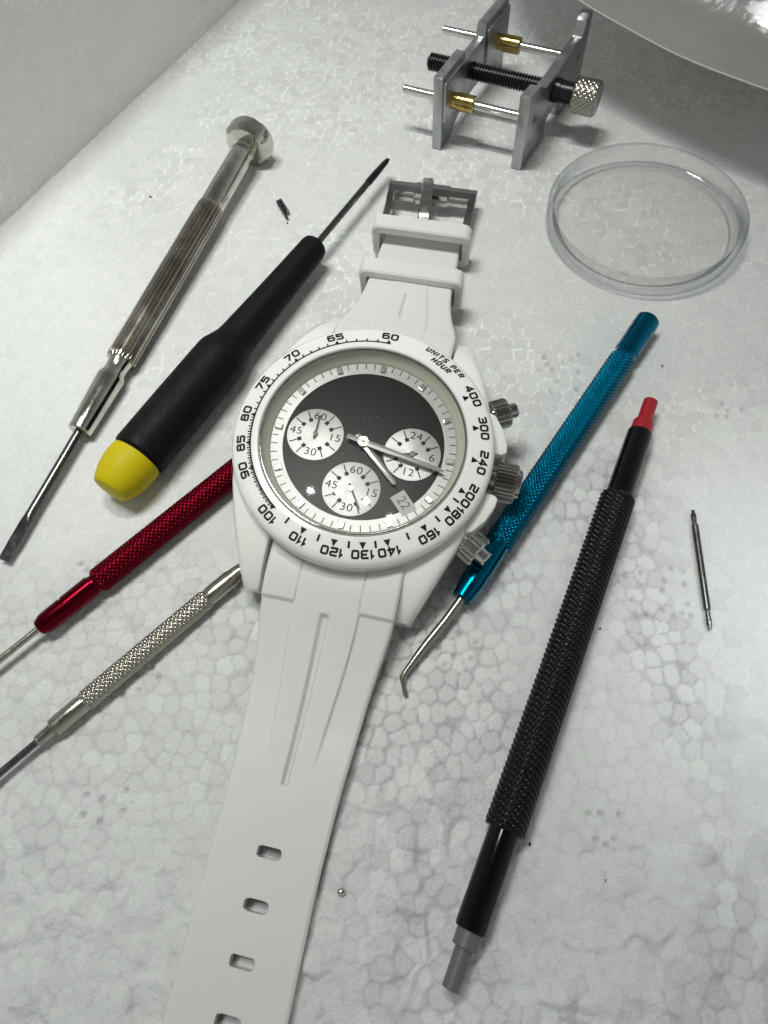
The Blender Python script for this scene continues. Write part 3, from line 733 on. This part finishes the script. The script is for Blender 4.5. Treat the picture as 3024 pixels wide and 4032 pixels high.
def strap_mesh(s_list, t_n, ztop, half, lat, thick, relief, holes, U):
    ns = len(s_list); top, bot = {}, {}
    V, F = [], []
    tt = np.linspace(-1, 1, t_n)
    e = 0.045
    tt = np.sign(tt) * (1 - (1 - np.abs(tt)) ** 1.15)
    for i, s in enumerate(s_list):
        hw = half(s); zt = ztop(s); la = lat(s)
        for j, t in enumerate(tt):
            x = t * hw
            edge = hw - abs(x)
            drop = 0.35 * max(0.0, 1 - edge / 0.5) ** 2
            p = Cw.xy.to_3d() + U * s + VL * (x + la)
            z = zt + relief(s, x) - drop
            V.append((p.x, p.y, z))
    nT = len(V)
    for i, s in enumerate(s_list):
        hw = half(s) - 0.12; zt = ztop(s); la = lat(s); tk_ = thick(s)
        for j, t in enumerate(tt):
            p = Cw.xy.to_3d() + U * s + VL * (t * hw + la)
            V.append((p.x, p.y, zt - tk_))
    hole = np.zeros((ns - 1, t_n - 1), bool)
    for i in range(ns - 1):
        sc_ = (s_list[i] + s_list[i + 1]) / 2; hw = half(sc_)
        for j in range(t_n - 1):
            xc = (tt[j] + tt[j + 1]) / 2 * hw
            for hs, hx, ds, dx in holes:
                if abs(sc_ - hs) < ds and abs(xc - hx) < dx and (abs(sc_ - hs) / ds) ** 3.2 + (abs(xc - hx) / dx) ** 6 < 1.0: hole[i, j] = True
    idx = lambda i, j, b: (nT if b else 0) + i * t_n + j
    for i in range(ns - 1):
        for j in range(t_n - 1):
            if hole[i, j]: continue
            F.append((idx(i, j, 0), idx(i, j + 1, 0), idx(i + 1, j + 1, 0), idx(i + 1, j, 0)))
            F.append((idx(i, j, 1), idx(i + 1, j, 1), idx(i + 1, j + 1, 1), idx(i, j + 1, 1)))
            for (di, dj, a, b) in ((-1, 0, (i, j), (i, j + 1)), (1, 0, (i + 1, j + 1), (i + 1, j)), (0, -1, (i + 1, j), (i, j)), (0, 1, (i, j + 1), (i + 1, j + 1))):
                ii, jj = i + di, j + dj
                if not (0 <= ii < ns - 1 and 0 <= jj < t_n - 1) or hole[ii, jj]:
                    F.append((idx(*a, 0), idx(*a, 1), idx(*b, 1), idx(*b, 0))[::-1])
    return V, F

def smf(x, a, b):
    t = min(1, max(0, (x - a) / (b - a))); return t * t * (3 - 2 * t)
# long side, towards the camera
zt6 = smooth_tab([(15, 9.1), (19.5, 8.7), (24, 7.2), (28, 5.6), (33, 4.2), (39, 3.1), (46, 2.5), (60, 2.1), (100, 2.1)])
hw6 = smooth_tab([(15, 9.95), (24, 9.9), (26, 9.7), (34, 8.6), (48, 7.65), (60, 7.4), (101, 7.3)])
def half6(s):
    h_ = hw6(s)
    if s > 94: h_ *= math.sqrt(max(0.02, 1 - ((s - 94) / 6.2) ** 2))
    return h_
def rel6(s, x):
    ph = 4.7 - 1.5 * smf(s, 24, 48)
    fade = 1 - smf(s, 36, 48)
    side = smf(abs(x), ph - .05, ph + .28) * smf(s, 24.2, 24.6)
    z = -0.62 * side * (0.25 + 0.75 * fade) * (1 if s < 48 else 0) if s < 48.5 else 0
    if s >= 40: z *= 1 - smf(s, 40, 48)
    if s < 24.4: z += -0.32 * smf(abs(abs(x) - 4.75), .16, .0) 
    gw = 0.72 - 0.2 * smf(s, 25, 48)
    g = (1 - smf(abs(x), gw - .42, gw + .1)) * smf(s, 25.2, 25.6) * (1 - smf(s, 48.0, 48.6))
    return z - 0.85 * g
s6 = list(np.arange(15, 24, .5)) + list(np.arange(24, 26.2, .1)) + list(np.arange(26.2, 47.5, .35)) + list(np.arange(47.5, 49.2, .12)) + list(np.arange(49.2, 55, .4)) + list(np.arange(55, 83, .1)) + list(np.arange(83, 94, .6)) + list(np.arange(94, 100.05, .25))
holes6 = [(56.6 + 6.15 * k, 0.35, 0.72, 1.62) for k in range(5)]
wobj_s = lambda nm, part, m=None, parent=watch, **k: obj(nm, part[0], part[1], m or M['silicone'], parent, inv=INV, **k)
wobj_s('long_strap', strap_mesh(s6, 151, zt6, half6, lambda s: 0.05 + 0.5 * smf(s, 55, 80), lambda s: 4.6 - 2.65 * smf(s, 22, 46) if s > 22 else 4.6, rel6, holes6, U6), ang=50)
# buckle side
zt12 = smooth_tab([(15, 12.6), (19, 12.4), (22, 12.0), (25, 11.1), (30, 9.8), (37, 8.0), (43, 5.9), (50, 4.1), (56, 3.4), (60, 3.2)])
hw12 = smooth_tab([(15, 9.95), (23.5, 9.9), (25.5, 9.4), (28, 8.6), (32, 7.9), (36, 7.6), (60, 7.4)])
lat12 = lambda s: -max(0, s - 25) * 0.055
def rel12(s, x):
    ph = 4.4 - 1.6 * smf(s, 24, 40)
    z = -0.28 * smf(abs(x), ph - .05, ph + .35) * (1 - smf(s, 33, 39)) * smf(s, 23, 24.5)
    g = (1 - smf(abs(x - .2), .3, .7)) * smf(s, 26, 27.5) * (1 - smf(s, 33.5, 34.2))
    if s < 24.4: z += -0.3 * smf(abs(abs(x) - 4.75), .16, .0)
    return z - 0.55 * g
s12 = list(np.arange(15, 24, .5)) + list(np.arange(24, 26, .12)) + list(np.arange(26, 38, .3)) + list(np.arange(38, 58.2, .5))
wobj_s('buckle_strap', strap_mesh(s12, 81, zt12, hw12, lat12, lambda s: 4.4 - 1.6 * smf(s, 22, 40), rel12, [], -U6), ang=50)
# keepers: rounded loops round the strap
def keeper(s0, s1, hwid, zb, zt, wall):
    P = []
    def rrect(hx, z0, z1, r, n=6):
        out = []
        for cx, cz, a in ((hx - r, z1 - r, 0), (-hx + r, z1 - r, 90), (-hx + r, z0 + r, 180), (hx - r, z0 + r, 270)):
            for k in range(n + 1):
                t = rad(a + 90 * k / n); out.append((cx + r * math.cos(t), cz + r * math.sin(t)))
        return out
    ou = rrect(hwid, zb, zt, 1.5); inn = rrect(hwid - wall * .8, zb + wall, zt - wall, .35); n = len(ou)
    ou2 = rrect(hwid - .3, zb + .3, zt - .3, 1.3)
    V, F = [], []
    for s, lp in ((s0, ou2), (s0 + .35, ou), (s1 - .35, ou), (s1, ou2), (s1, inn), (s0, inn)):
        la = lat12(s)
        for x, z in lp:
            p = Cw.xy.to_3d() - U6 * s + VL * (x + la); V.append((p.x, p.y, z))
    for i in range(6):
        j = (i + 1) % 6
        for k in range(n):
            k2 = (k + 1) % n; F.append((i * n + k, i * n + k2, j * n + k2, j * n + k))
    return V, F
wobj_s('keeper', keeper(36.9, 40.4, 9.4, 2.2, 9.6, 1.6), ang=40)
wobj_s('keeper', keeper(49.4, 52.9, 9.4, 0.6, 8.3, 1.7), ang=40)
# buckle
def sframe(s, lat, z):
    p = Cw.xy.to_3d() - U6 * s + VL * (lat + lat12(s)); return frame((p.x, p.y, z), VL)      # x across, y along, z up
BF = sframe(61.5, 0, 0)
armprof = [(-7.5, 1.2, 3.2), (-4.0, 1.3, 3.4), (0.3, 1.5, 3.7), (1.5, 1.6, 4.3), (3.3, 1.8, 4.5)]
def arm(sx):
    V, F = [], []
    for y, z0, z1 in armprof:
        for x, z in ((7.35, z0), (8.85, z0), (8.85, z1 - .25), (8.6, z1), (7.55, z1), (7.35, z1 - .2)): V.append((sx * x, y, z))
    n = 6
    for i in range(len(armprof) - 1):
        for k in range(n):
            k2 = (k + 1) % n; q = (i * n + k, i * n + k2, (i + 1) * n + k2, (i + 1) * n + k); F.append(q if sx < 0 else q[::-1])
    F.append(tuple(range(n)) if sx > 0 else tuple(range(n))[::-1]); e = tuple((len(armprof) - 1) * n + k for k in range(n)); F.append(e[::-1] if sx > 0 else e)
    return V, F
def barsec():
    V, F = [], []; st = [(-8.85, 0), (-3.6, 0), (-3.2, .35), (3.2, .35), (3.6, 0), (8.85, 0)]; n = 10
    for x, b_ in st:
        for k in range(n):
            a = 2 * math.pi * k / n; V.append((x, 3.9 + (1.75 + b_) * math.cos(a), 3.2 + (1.9 + b_ * .5) * math.sin(a)))
    for i in range(len(st) - 1):
        for k in range(n):
            k2 = (k + 1) % n; F.append((i * n + k, (i + 1) * n + k, (i + 1) * n + k2, i * n + k2)[::-1])
    F.append(tuple(range(n))[::-1]); F.append(tuple((len(st) - 1) * n + k for k in range(n)))
    return V, F
bk = wobj_s('buckle', xf(join(arm(1), arm(-1), barsec(), xf(lathe([(-7.4, .7), (7.4, .7)], 16), Matrix.Translation((0, -6.6, 2.2)))), BF), M['gun'], ang=30)
tp = [(-6.8, 2.6), (-5.6, 3.6), (-4.0, 4.3), (-3.2, 4.7), (0.0, 5.0), (2.2, 5.35), (2.8, 5.6), (4.6, 5.6), (5.6, 5.2), (6.0, 4.4)]
V, F = [], []
for y, z in tp: xo = -.10 * (y + 6.8); V += [(xo + q_, y, z + w_) for q_, w_ in ((-1.05, -.45), (1.05, -.45), (1.15, .1), (.9, .4), (-.9, .4), (-1.15, .1))]
for i in range(len(tp) - 1):
    for k in range(6):
        k2 = (k + 1) % 6; F.append((i * 6 + k, (i + 1) * 6 + k, (i + 1) * 6 + k2, i * 6 + k2)[::-1])
F += [tuple(range(6))[::-1], tuple((len(tp) - 1) * 6 + k for k in range(6))]
F = [q[::-1] for q in F]
wobj_s('tongue', xf((V, F), BF), M['steel'], bk, ang=30)

# ------------------------------------------------------------------ tools
def tool(name, label, cat, p0, p1):
    return thing(name, label, cat, frame(p0, Vector(p1) - Vector(p0)))

# chrome screwdriver: from the hexagonal head to the blade tip
p0, p1 = Vector((-20.6, 141.6, 4.5)), Vector((-60.9, 48.3, 1.0))
Lc = (p1 - p0).length
t = tool('precision_screwdriver', 'silver screwdriver with fluted grip, hexagonal head and flat blade', 'screwdriver', p0, p1)
hexh = lathe([(0.0, 3.6), (0.9, 4.9), (1.4, 5.05), (3.4, 5.05), (4.3, 4.2), (4.9, 2.4)], 96, lambda s, a, r: min(r, 4.78 / max(0.2, math.cos(((a + math.pi / 6) % (math.pi / 3)) - math.pi / 6))), a0=0)
obj('head', *hexh, M['chrome'], t, ang=25)
obj('handle_neck', *lathe([(4.4, 2.0), (5.2, 2.1), (5.6, 2.35), (6.2, 2.5), (22.0, 2.45), (22.3, 2.35)], 64), M['chrome'], t, ang=25)
def flute(s, a, r):
    q = math.cos(22 * a); e = min(1, (s - 22.0) / 1.0, (61.6 - s) / 1.0)
    return r - 0.30 * e * max(0, -0.1 + q) ** 0.7 if q > .1 else r
obj('fluted_grip', *lathe(densify([(22.0, 2.4), (22.6, 2.62), (61.0, 2.68), (61.6, 2.5)], .8), 308, flute), M['worn_chrome'], t, ang=40)
obj('collar', *lathe([(61.4, 2.3), (62.2, 2.05), (63.2, 1.95), (64.2, 2.0), (65.1, 2.4), (65.6, 2.48), (76.6, 2.05), (76.9, 1.85)], 64), M['chrome'], t, ang=25)
bl = lathe(densify([(76.5, .82), (Lc - 8.6, .85), (Lc - 7.0, .9), (Lc - 4, .95), (Lc, .85)], .4), 48)
bv = []
for x, y, z in bl[0]:
    q = smf(x, Lc - 8.5, Lc - 5.0); zz = z
    lim = 0.9 * (1 - q) + 0.22 * q
    zz = max(-lim, min(lim, z)); bv.append((x, y * (1 + .1 * q), zz))
obj('blade', bv, bl[1], M['dark_steel'], t, ang=25)

# black screwdriver with a yellow swivel cap
p0, p1 = Vector((-43.6, 57.3, 4.55)), Vector((7.2, 130.5, 4.2))
t = tool('precision_screwdriver', 'black rubber handled screwdriver with yellow end cap and thin blade', 'screwdriver', p0, p1)
Lb = (p1 - p0).length
obj('cap', *lathe([(0.0, 2.3), (0.05, 2.75), (0.3, 3.05), (1.2, 3.5), (2.6, 4.0), (4.4, 4.35), (6.2, 4.42), (7.0, 4.35), (7.3, 3.4)], 72), M['yellow'], t, ang=40)
obj('cap_recess', *lathe([(-0.02, 1.9), (-0.06, 1.7), (-0.06, 0.0)], 48), M['yellow'], t, ang=40)
hd = densify([(6.9, 3.9), (7.4, 4.1), (7.6, 4.5), (8.0, 4.58), (20, 4.62), (30.0, 4.6), (31.0, 4.5), (32.4, 4.05), (34.0, 3.55), (35.5, 3.42), (48, 2.95), (60.2, 2.62), (61.0, 2.45), (61.5, 2.0), (61.6, 0.6)], .8)
obj('handle', *lathe(hd, 72, lambda s, a, r: r * (1 + 0.012 * math.cos(6 * a) * smf(s, 33, 38)) + 0.02 * mnoise.noise((s * .7, math.cos(a) * 3, math.sin(a) * 3))), M['rubber'], t, ang=40)
obj('shaft', *lathe([(61.4, .62), (Lb - 8.2, .62)], 24), M['dark_steel'], t)
bl = lathe(densify([(Lb - 8.3, .66), (Lb - 8.1, .72), (Lb - 4, .70), (Lb - 1, .62), (Lb, .42)], .3), 24)
obj('blade_tip', [(x, y, z * (1 - .5 * smf(x, Lb - 6, Lb))) for x, y, z in bl[0]], bl[1], M['screw'], t)

# red knurled tool
p0 = Vector((-60.6, 29.8, 2.1)); p1 = Vector((-12.0, 70.2, 2.1))
t = tool('spring_bar_tool', 'red knurled tool with thin steel pin lying partly under the watch', 'tool', p0, p1); Lr = (p1 - p0).length
k0 = 20.2
obj('pin', *lathe([(-8, .52), (10.2, .52)], 20), M['nickel'], t)
obj('sleeve', *lathe([(9.7, 1.0), (9.85, 1.2), (10.8, 1.6), (11.3, 1.68), (14.35, 1.70), (14.5, 1.58), (14.65, 1.58), (14.8, 1.74), (19.4, 1.76), (19.5, 1.55), (20.0, 1.5), (20.4, 1.6)], 56), M['red'], t, ang=25)
obj('knurled_grip', *knurl(k0, Lr, 2.1, 18, .80, .26, per=8), M['red'], t, ang=80)

# silver knurled tool
p0 = Vector((-57.8, 14.2, 1.6)); p1 = Vector((-24.0, 41.9, 1.6)); p1 = p0 + (p1 - p0).normalized() * 47
t = tool('spring_bar_tool', 'silver knurled tool with tapered ends lying under the lower left lug', 'tool', p0, p1)
Ls = (Vector((-24.0, 41.9, 0)) - Vector((-57.8, 14.2, 0))).length
obj('pin', *lathe([(-8, .52), (8.8, .52)], 20), M['dark_steel'], t)
obj('sleeve', *lathe([(8.5, .75), (8.7, .88), (9.0, .86), (9.3, .92), (9.6, .88), (9.9, .94), (10.3, .9), (10.9, .98), (11.2, 1.36), (12.2, 1.42), (15.6, 1.44), (16.2, 1.35), (16.6, 1.3)], 56), M['nickel'], t, ang=25)
obj('knurled_grip', *knurl(16.3, Ls - 4.9, 1.6, 14, .82, .22, per=8), M['nickel'], t, ang=80)
obj('sleeve', *lathe([(Ls - 5.2, 1.3), (Ls - 4.8, 1.36), (Ls - 4.4, 1.44), (Ls - .6, 1.44), (Ls + .2, 1.2), (Ls + .5, 1.24), (Ls + 2.4, .95), (Ls + 2.8, .8)], 56), M['nickel'], t, ang=25)

# blue knurled tool with a hooked needle
p0 = Vector((50.3, 84.1, 2.3)); p1 = Vector((10.3, 34.8, 2.3)); Lu = (p1 - p0).length
t = tool('hook_tool', 'blue knurled tool with bent steel needle beside the crown', 'tool', p0, p1)
obj('end_cap', *lathe([(0.0, 1.95), (0.25, 2.15), (2.0, 2.15), (2.1, 2.02), (2.3, 2.02), (2.4, 2.15), (3.9, 2.15), (4.0, 2.02), (4.2, 2.02), (4.3, 2.15), (8.6, 2.12), (8.9, 1.92), (9.6, 1.86), (10.4, 1.95)], 64), M['blue'], t, ang=25)
obj('knurled_grip', *knurl(10.0, 53.0, 2.25, 19, .78, .26, per=8), M['blue'], t, ang=80)
obj('sleeve', *lathe([(52.7, 1.9), (53.4, 1.82), (53.9, 1.95), (58.6, 1.96), (58.7, 1.9), (58.9, 1.96), (60.4, 1.92), (62.9, 1.6), (63.4, 1.55), (63.5, .8)], 56), M['blue'], t, ang=25)
# needle in world coordinates, brought into the tool's frame
ti = frame(p0, p1 - p0).inverted()
nd = [(10.45, 35.0, 2.25), (7.5, 31.7, 1.95), (4.4, 28.6, 1.55), (3.0, 27.1, 1.35), (1.9, 25.9, 1.15), (1.0, 24.95, .95), (0.62, 24.3, .8), (0.62, 23.2, .62), (0.75, 22.2, .5), (0.85, 21.7, .45)]
ndl = tube([ti @ Vector(q) for q in nd], [.62, .62, .60, .55, .46, .42, .50, .30, .36, .30], 20)
obj('needle', *ndl, M['nickel'], t, ang=60)

# black hand-pressing tool with red and grey tips
p0 = Vector((46.4, 66.6, 2.75)); p1 = Vector((2.8, -13.5, 2.75)); Lk = (p1 - p0).length
t = tool('hand_press', 'black knurled hand-pressing tool with red tip and grey tip', 'tool', p0, p1)
obj('red_tip', *lathe([(0, .95), (.2, 1.18), (4.4, 1.2), (4.7, 1.3), (4.75, 1.62), (5.0, 1.68), (7.2, 1.7)], 48), M['redplastic'], t, ang=30)
obj('upper_barrel', *lathe([(6.9, 1.75), (7.05, 1.98), (7.3, 2.04), (20.4, 2.04)], 56), M['gloss_black'], t, ang=30)
obj('knurled_grip', *knurl(19.8, 72.4, 2.72, 10, .80, .17, spiral=(1.0, .8), end=.35, second=(32, 1.3), seg=256, ds=.09), M['knurl_black'], t, ang=80)
obj('lower_barrel', *lathe([(72.0, 2.0), (84.2, 2.0), (84.5, 1.9), (84.55, 1.65)], 56), M['gloss_black'], t, ang=30)
obj('grey_tip', *lathe([(84.3, 1.6), (86.4, 1.58), (86.5, 1.5), (86.55, 1.1), (91.0, 1.06), (91.1, .95)], 48), M['greyplastic'], t, ang=30)

# spring bar
p0 = Vector((48.8, 46.7, .58)); p1 = Vector((46.1, 27.5, .58)); L_ = (p1 - p0).length
t = tool('spring_bar', 'small dark steel spring bar with flanged ends lying at the right', 'spring bar', p0, p1)
obj('tube', *lathe([(2.45, .42), (2.55, .52), (L_ - 3.0, .52), (L_ - 2.9, .42)], 28), M['dark_steel'], t, ang=25)
def tipp(d): return [(0, .26), (.55, .27), (.62, .4), (1.0, .42), (1.05, .3), (1.2, .3), (1.25, .42), (1.5, .42), (1.55, .34), (2.6, .34)] 
obj('pivot', *lathe(tipp(1), 24), M['dark_steel'], t, ang=25)
v, f = lathe([(L_ - s, r) for s, r in tipp(1)][::-1], 24); obj('pivot', v, f, M['dark_steel'], t, ang=25)

# broken pin and tiny screw head
p0 = Vector((-16.2, 125.6, .55)); p1 = Vector((-14.0, 120.3, .5))
t = tool('metal_pin', 'short broken split pin beside the black screwdriver shaft', 'pin', p0, p1)
obj('prong', *xf(lathe([(0, .3), (.1, .36), (4.2, .36), (4.4, .25)], 16), Matrix.Translation((0, .32, 0))), M['dark_steel'], t)
obj('prong', *xf(lathe([(0.2, .3), (.3, .38), (5.6, .3), (5.75, .18)], 16), Matrix.Translation((0, -.3, 0)) @ Matrix.Rotation(rad(-2), 4, 'Z')), M['dark_steel'], t)
sb = lathe([(-.45, .2), (-.42, .38), (-.15, .46), (.15, .46), (.42, .38), (.45, .2)], 20)
tag(obj('metal_bead', [(x - 9.7, y - 2.3, z + .48) for x, y, z in sb[0]], sb[1], M['steel']), 'tiny shiny metal bead right of the long strap', 'bead')

# ------------------------------------------------------------------ clear dish
DC = Vector((56.0, 109.9, 0.1))
R1 = 19.0
dm = Matrix.Translation(DC)
t = thing('clear_dish', 'round clear plastic dish lying open on the foam', 'dish', dm)
obj('dish_wall', *ring([(R1 - .25, .25), (R1 - .05, .6), (R1, 4.0), (R1 - .12, 4.3), (R1 - .9, 4.35), (R1 - 1.05, 4.15), (R1 - 1.2, 1.6), (R1 - 1.7, 1.1), (R1 - 2.3, .9), (R1 - 2.4, .25)], 160), M['dish'], t, ang=30)
obj('dish_base', *ring([(0.02, .2), (R1 - 2.45, .2), (R1 - 2.45, .85), (R1 - 2.9, .92), (0.02, .9)], 128), M['dish_base'], t, ang=30)

# ------------------------------------------------------------------ movement holder
vo = Vector((18.1, 138.0, 0.0)); va = Vector((.881, -.473, 0)).normalized(); vb = Vector((.473, .881, 0)).normalized(); vb = (vb + va * .10).normalized()
vm = Matrix((va, vb, Vector((0, 0, 1)))).transposed().to_4x4(); vm.translation = vo
va2 = Vector((.881, -.473, 0)).normalized(); vb2 = Vector((.473, .881, 0)).normalized()
vmr = Matrix((va2, vb2, Vector((0, 0, 1)))).transposed().to_4x4(); vmr.translation = vo
t = thing('movement_holder', 'aluminium watch movement holder with brass bushes and knurled screw knob', 'movement holder', vmr)
to_t = vmr.inverted() @ vm
ptA = [(0, 0), (4.2, 0), (6.0, 1.6), (9.0, 3.4), (12.5, 4.6), (26.0, 4.8), (26.8, 0), (31, 0), (31, 15.8), (19.6, 15.8), (19.2, 13.4), (10.4, 13.2), (9.9, 15.6), (0, 15.4)]
ptB = [(0, 0), (11.6, 0), (11.8, 3.8), (12.6, 4.3), (19.2, 4.3), (19.8, 3.8), (20.0, 0), (31, 0), (31.0, 16.2), (29.0, 16.6), (27.6, 15.6), (27.3, 14.0), (26.6, 12.9), (8.6, 12.8), (4.6, 15.3), (0, 15.7)]
Pm = Matrix(((0, 0, 1, 0), (1, 0, 0, 0), (0, 1, 0, 0), (0, 0, 0, 1)))   # polygon (j, z) -> plate plane, extruded along i
plA = prism(ptA, -1.0, 1.0, .14); plB = prism(ptB, 16.9, 19.1, .14)
obj('plate', *xf(plA, to_t @ Pm), M['alu'], t, ang=30)
obj('plate', *xf(plB, to_t @ Pm), M['alu'], t, ang=30)
obj('jaw_step', *xf(join(box(1.003, 1.55, .5, 9.6, 6.2, 14.3, .1), box(1.003, 1.55, 20.2, 30.6, 6.2, 14.4, .1)), to_t), M['alu'], t, ang=30)
for j in (3.8, 26.0):
    obj('guide_rod', *xf(lathe([(-9.2, .55), (-8.9, .85), (18.6 + j * .1, .9)], 28), Matrix.Translation((0, j, 9))), M['steel'], t, ang=30)
    bj = j * .1
    bu = obj('bushing', *xf(lathe([(.8 + bj, 1.55), (2.5 + bj, 1.58), (2.6 + bj, 1.5), (2.75 + bj, 1.5), (2.8 + bj, 1.7), (6.2 + bj, 1.7), (6.35 + bj, 1.55)], 40), Matrix.Translation((0, j, 9))), M['brass'], t, ang=30)
for j, zz in ((3.8, 9.0), (26.4, 9.2)):
    bmk = bmesh.new(); bmesh.ops.create_icosphere(bmk, subdivisions=2, radius=1)
    for v_ in bmk.verts: v_.co = Vector((19.1 + v_.co.x * .16, j + v_.co.y * .55 * (1 + .5 * mnoise.noise(v_.co * 2)), zz + v_.co.z * 1.0 * (1 + .5 * mnoise.noise(v_.co * 2.5))))
    mk = ([v_.co.copy() for v_ in bmk.verts], [tuple(q.index for q in f_.verts) for f_ in bmk.faces]); bmk.free()
    obj('stake_mark', *xf(mk, to_t), M['dark_steel'], t)
thr = []
s_ = -7.4
while s_ < 17.2:
    thr += [(s_, 1.42), (s_ + .16, 1.74), (s_ + .3, 1.74), (s_ + .46, 1.42)]; s_ += .62
obj('screw', *xf(lathe([(-7.8, 1.0)] + thr + [(17.4, 1.25), (18.0, 1.25)], 32), Matrix.Translation((0, 14.3, 9))), M['screw'], t, ang=20)
obj('screw_shank', *xf(lathe([(20.3, 2.1), (20.5, 2.35), (21.6, 2.35), (21.75, 2.1), (24.8, 2.1)], 40), Matrix.Translation((0, 14.3, 9))), M['screw'], t, ang=30)
kb = knurl(24.4, 29.5, 3.45, 20, 1.15, .28, per=7, end=.3)
kn = obj('knob', *xf(kb, Matrix.Translation((0, 14.3, 9))), M['nickel'], t, ang=60)
obj('knob_face', *xf(lathe([(29.45, 3.1), (29.75, 3.0), (29.78, .35), (29.55, .35), (29.55, 0)], 48), Matrix.Translation((0, 14.3, 9))), M['alu'], kn, ang=30)

# ------------------------------------------------------------------ plastic bag
bN = Vector((-.76, -.65, 0)).normalized(); bT = Vector((.65, -.76, 0)).normalized()
bc = Vector((61.0, 136.0, 0)) - bN * 47
V, F = [], []
NA, NR = 160, 26
for side in (1, -1):
    for i in range(NR + 1):
        q = i / NR
        for k in range(NA):
            a = 2 * math.pi * k / NA
            ca, sa = math.cos(a), math.sin(a)
            rr = 1.0 / (abs(ca) ** 2.5 + abs(sa) ** 2.5) ** (1 / 2.5)
            p = bc + bN * (47 * rr * ca * q) + bT * (66 * rr * sa * q)
            prof = (max(0, 1 - q ** 2.2)) ** (1.35 if side < 0 else 1.25)
            wr = 1.0 * (mnoise.noise((ca * 4.5, sa * 4.5, q * 2.0)) * 1.6 + 3.6 * mnoise.noise(((p - bc).dot(bN) * .15, (p - bc).dot(bT) * .022, 4.0)) + 1.8 * mnoise.noise((p.x * .035, p.y * .035, 7.0))) * (q ** 2) * (1 - q ** 8)
            seam_z = 19.5 + 1.5 * mnoise.noise((ca * 2.5, sa * 2.5, 9))
            z = seam_z + (side * (13 if side > 0 else 18.8) * prof + wr * side) * (1 - q ** 9)
            if q < .001: z = seam_z * 0 + 19.5 + side * (13 if side > 0 else 18.8)
            V.append((p.x, p.y, max(.2, z)))
n1 = (NR + 1) * NA
for sd in (0, 1):
    for i in range(NR):
        for k in range(NA):
            k2 = (k + 1) % NA
            q = (sd * n1 + i * NA + k, sd * n1 + (i + 1) * NA + k, sd * n1 + (i + 1) * NA + k2, sd * n1 + i * NA + k2)
            F.append(q if sd == 0 else q[::-1])
    
for k in range(NA):
    k2 = (k + 1) % NA
    a, b = NR * NA + k, NR * NA + k2
    F.append((a, n1 + a, n1 + b, b))
seam_pts = [V[NR * NA + k] for k in range(NA)] + [V[NR * NA]]
bag = tag(obj('plastic_bag', V, F, M['bag'], ang=80), 'puffy grey plastic bag at the top right corner', 'bag')

obj('bag_seam', *tube(seam_pts, [.16] * len(seam_pts), 8), M['seam'], bag)

# ------------------------------------------------------------------ grit
def speck(name, x, y, sx, sy, rot_, label, curl=False):
    bm = bmesh.new(); bmesh.ops.create_icosphere(bm, subdivisions=2, radius=1)
    for v in bm.verts:
        f_ = 1 + .35 * mnoise.noise(v.co * 1.7 + Vector((x, y, 0))); v.co = Vector((v.co.x * sx * f_, v.co.y * sy * f_, v.co.z * min(sx, sy) * .8 * f_))
        c_, s__ = math.cos(rot_), math.sin(rot_); v.co = Vector((x + v.co.x * c_ - v.co.y * s__, y + v.co.x * s__ + v.co.y * c_, v.co.z + .12))
    V = [v.co.copy() for v in bm.verts]; bm.verts.index_update(); F = [tuple(v.index for v in f.verts) for f in bm.faces]; bm.free()
    return tag(obj(name, V, F, M['speck']), label, 'speck', 'dark specks on the foam')
speck('dust_speck', 30.4, 29.1, .22, .14, .4, 'black speck right of the black knurled grip')
speck('dust_speck', 15.2, 1.3, .28, .16, 1.1, 'black speck beside the lower end of the black knurled grip')
speck('dust_speck', -43.5, 130.6, .28, .18, .3, 'brown-black speck left of the silver fluted screwdriver')
speck('dust_speck', -46.7, -2.7, .38, .1, .7, 'thin black fibre speck at the bottom left of the foam')
speck('dust_speck', 51.4, 75.5, .24, .1, 2.2, 'small grey speck right of the blue knurled grip')
speck('dust_speck', -14.6, 119.3, .2, .15, .2, 'grey speck under the small broken pin')
speck('dust_speck', 24.1, -3.6, .16, .08, .9, 'tiny speck at the lower right of the foam')
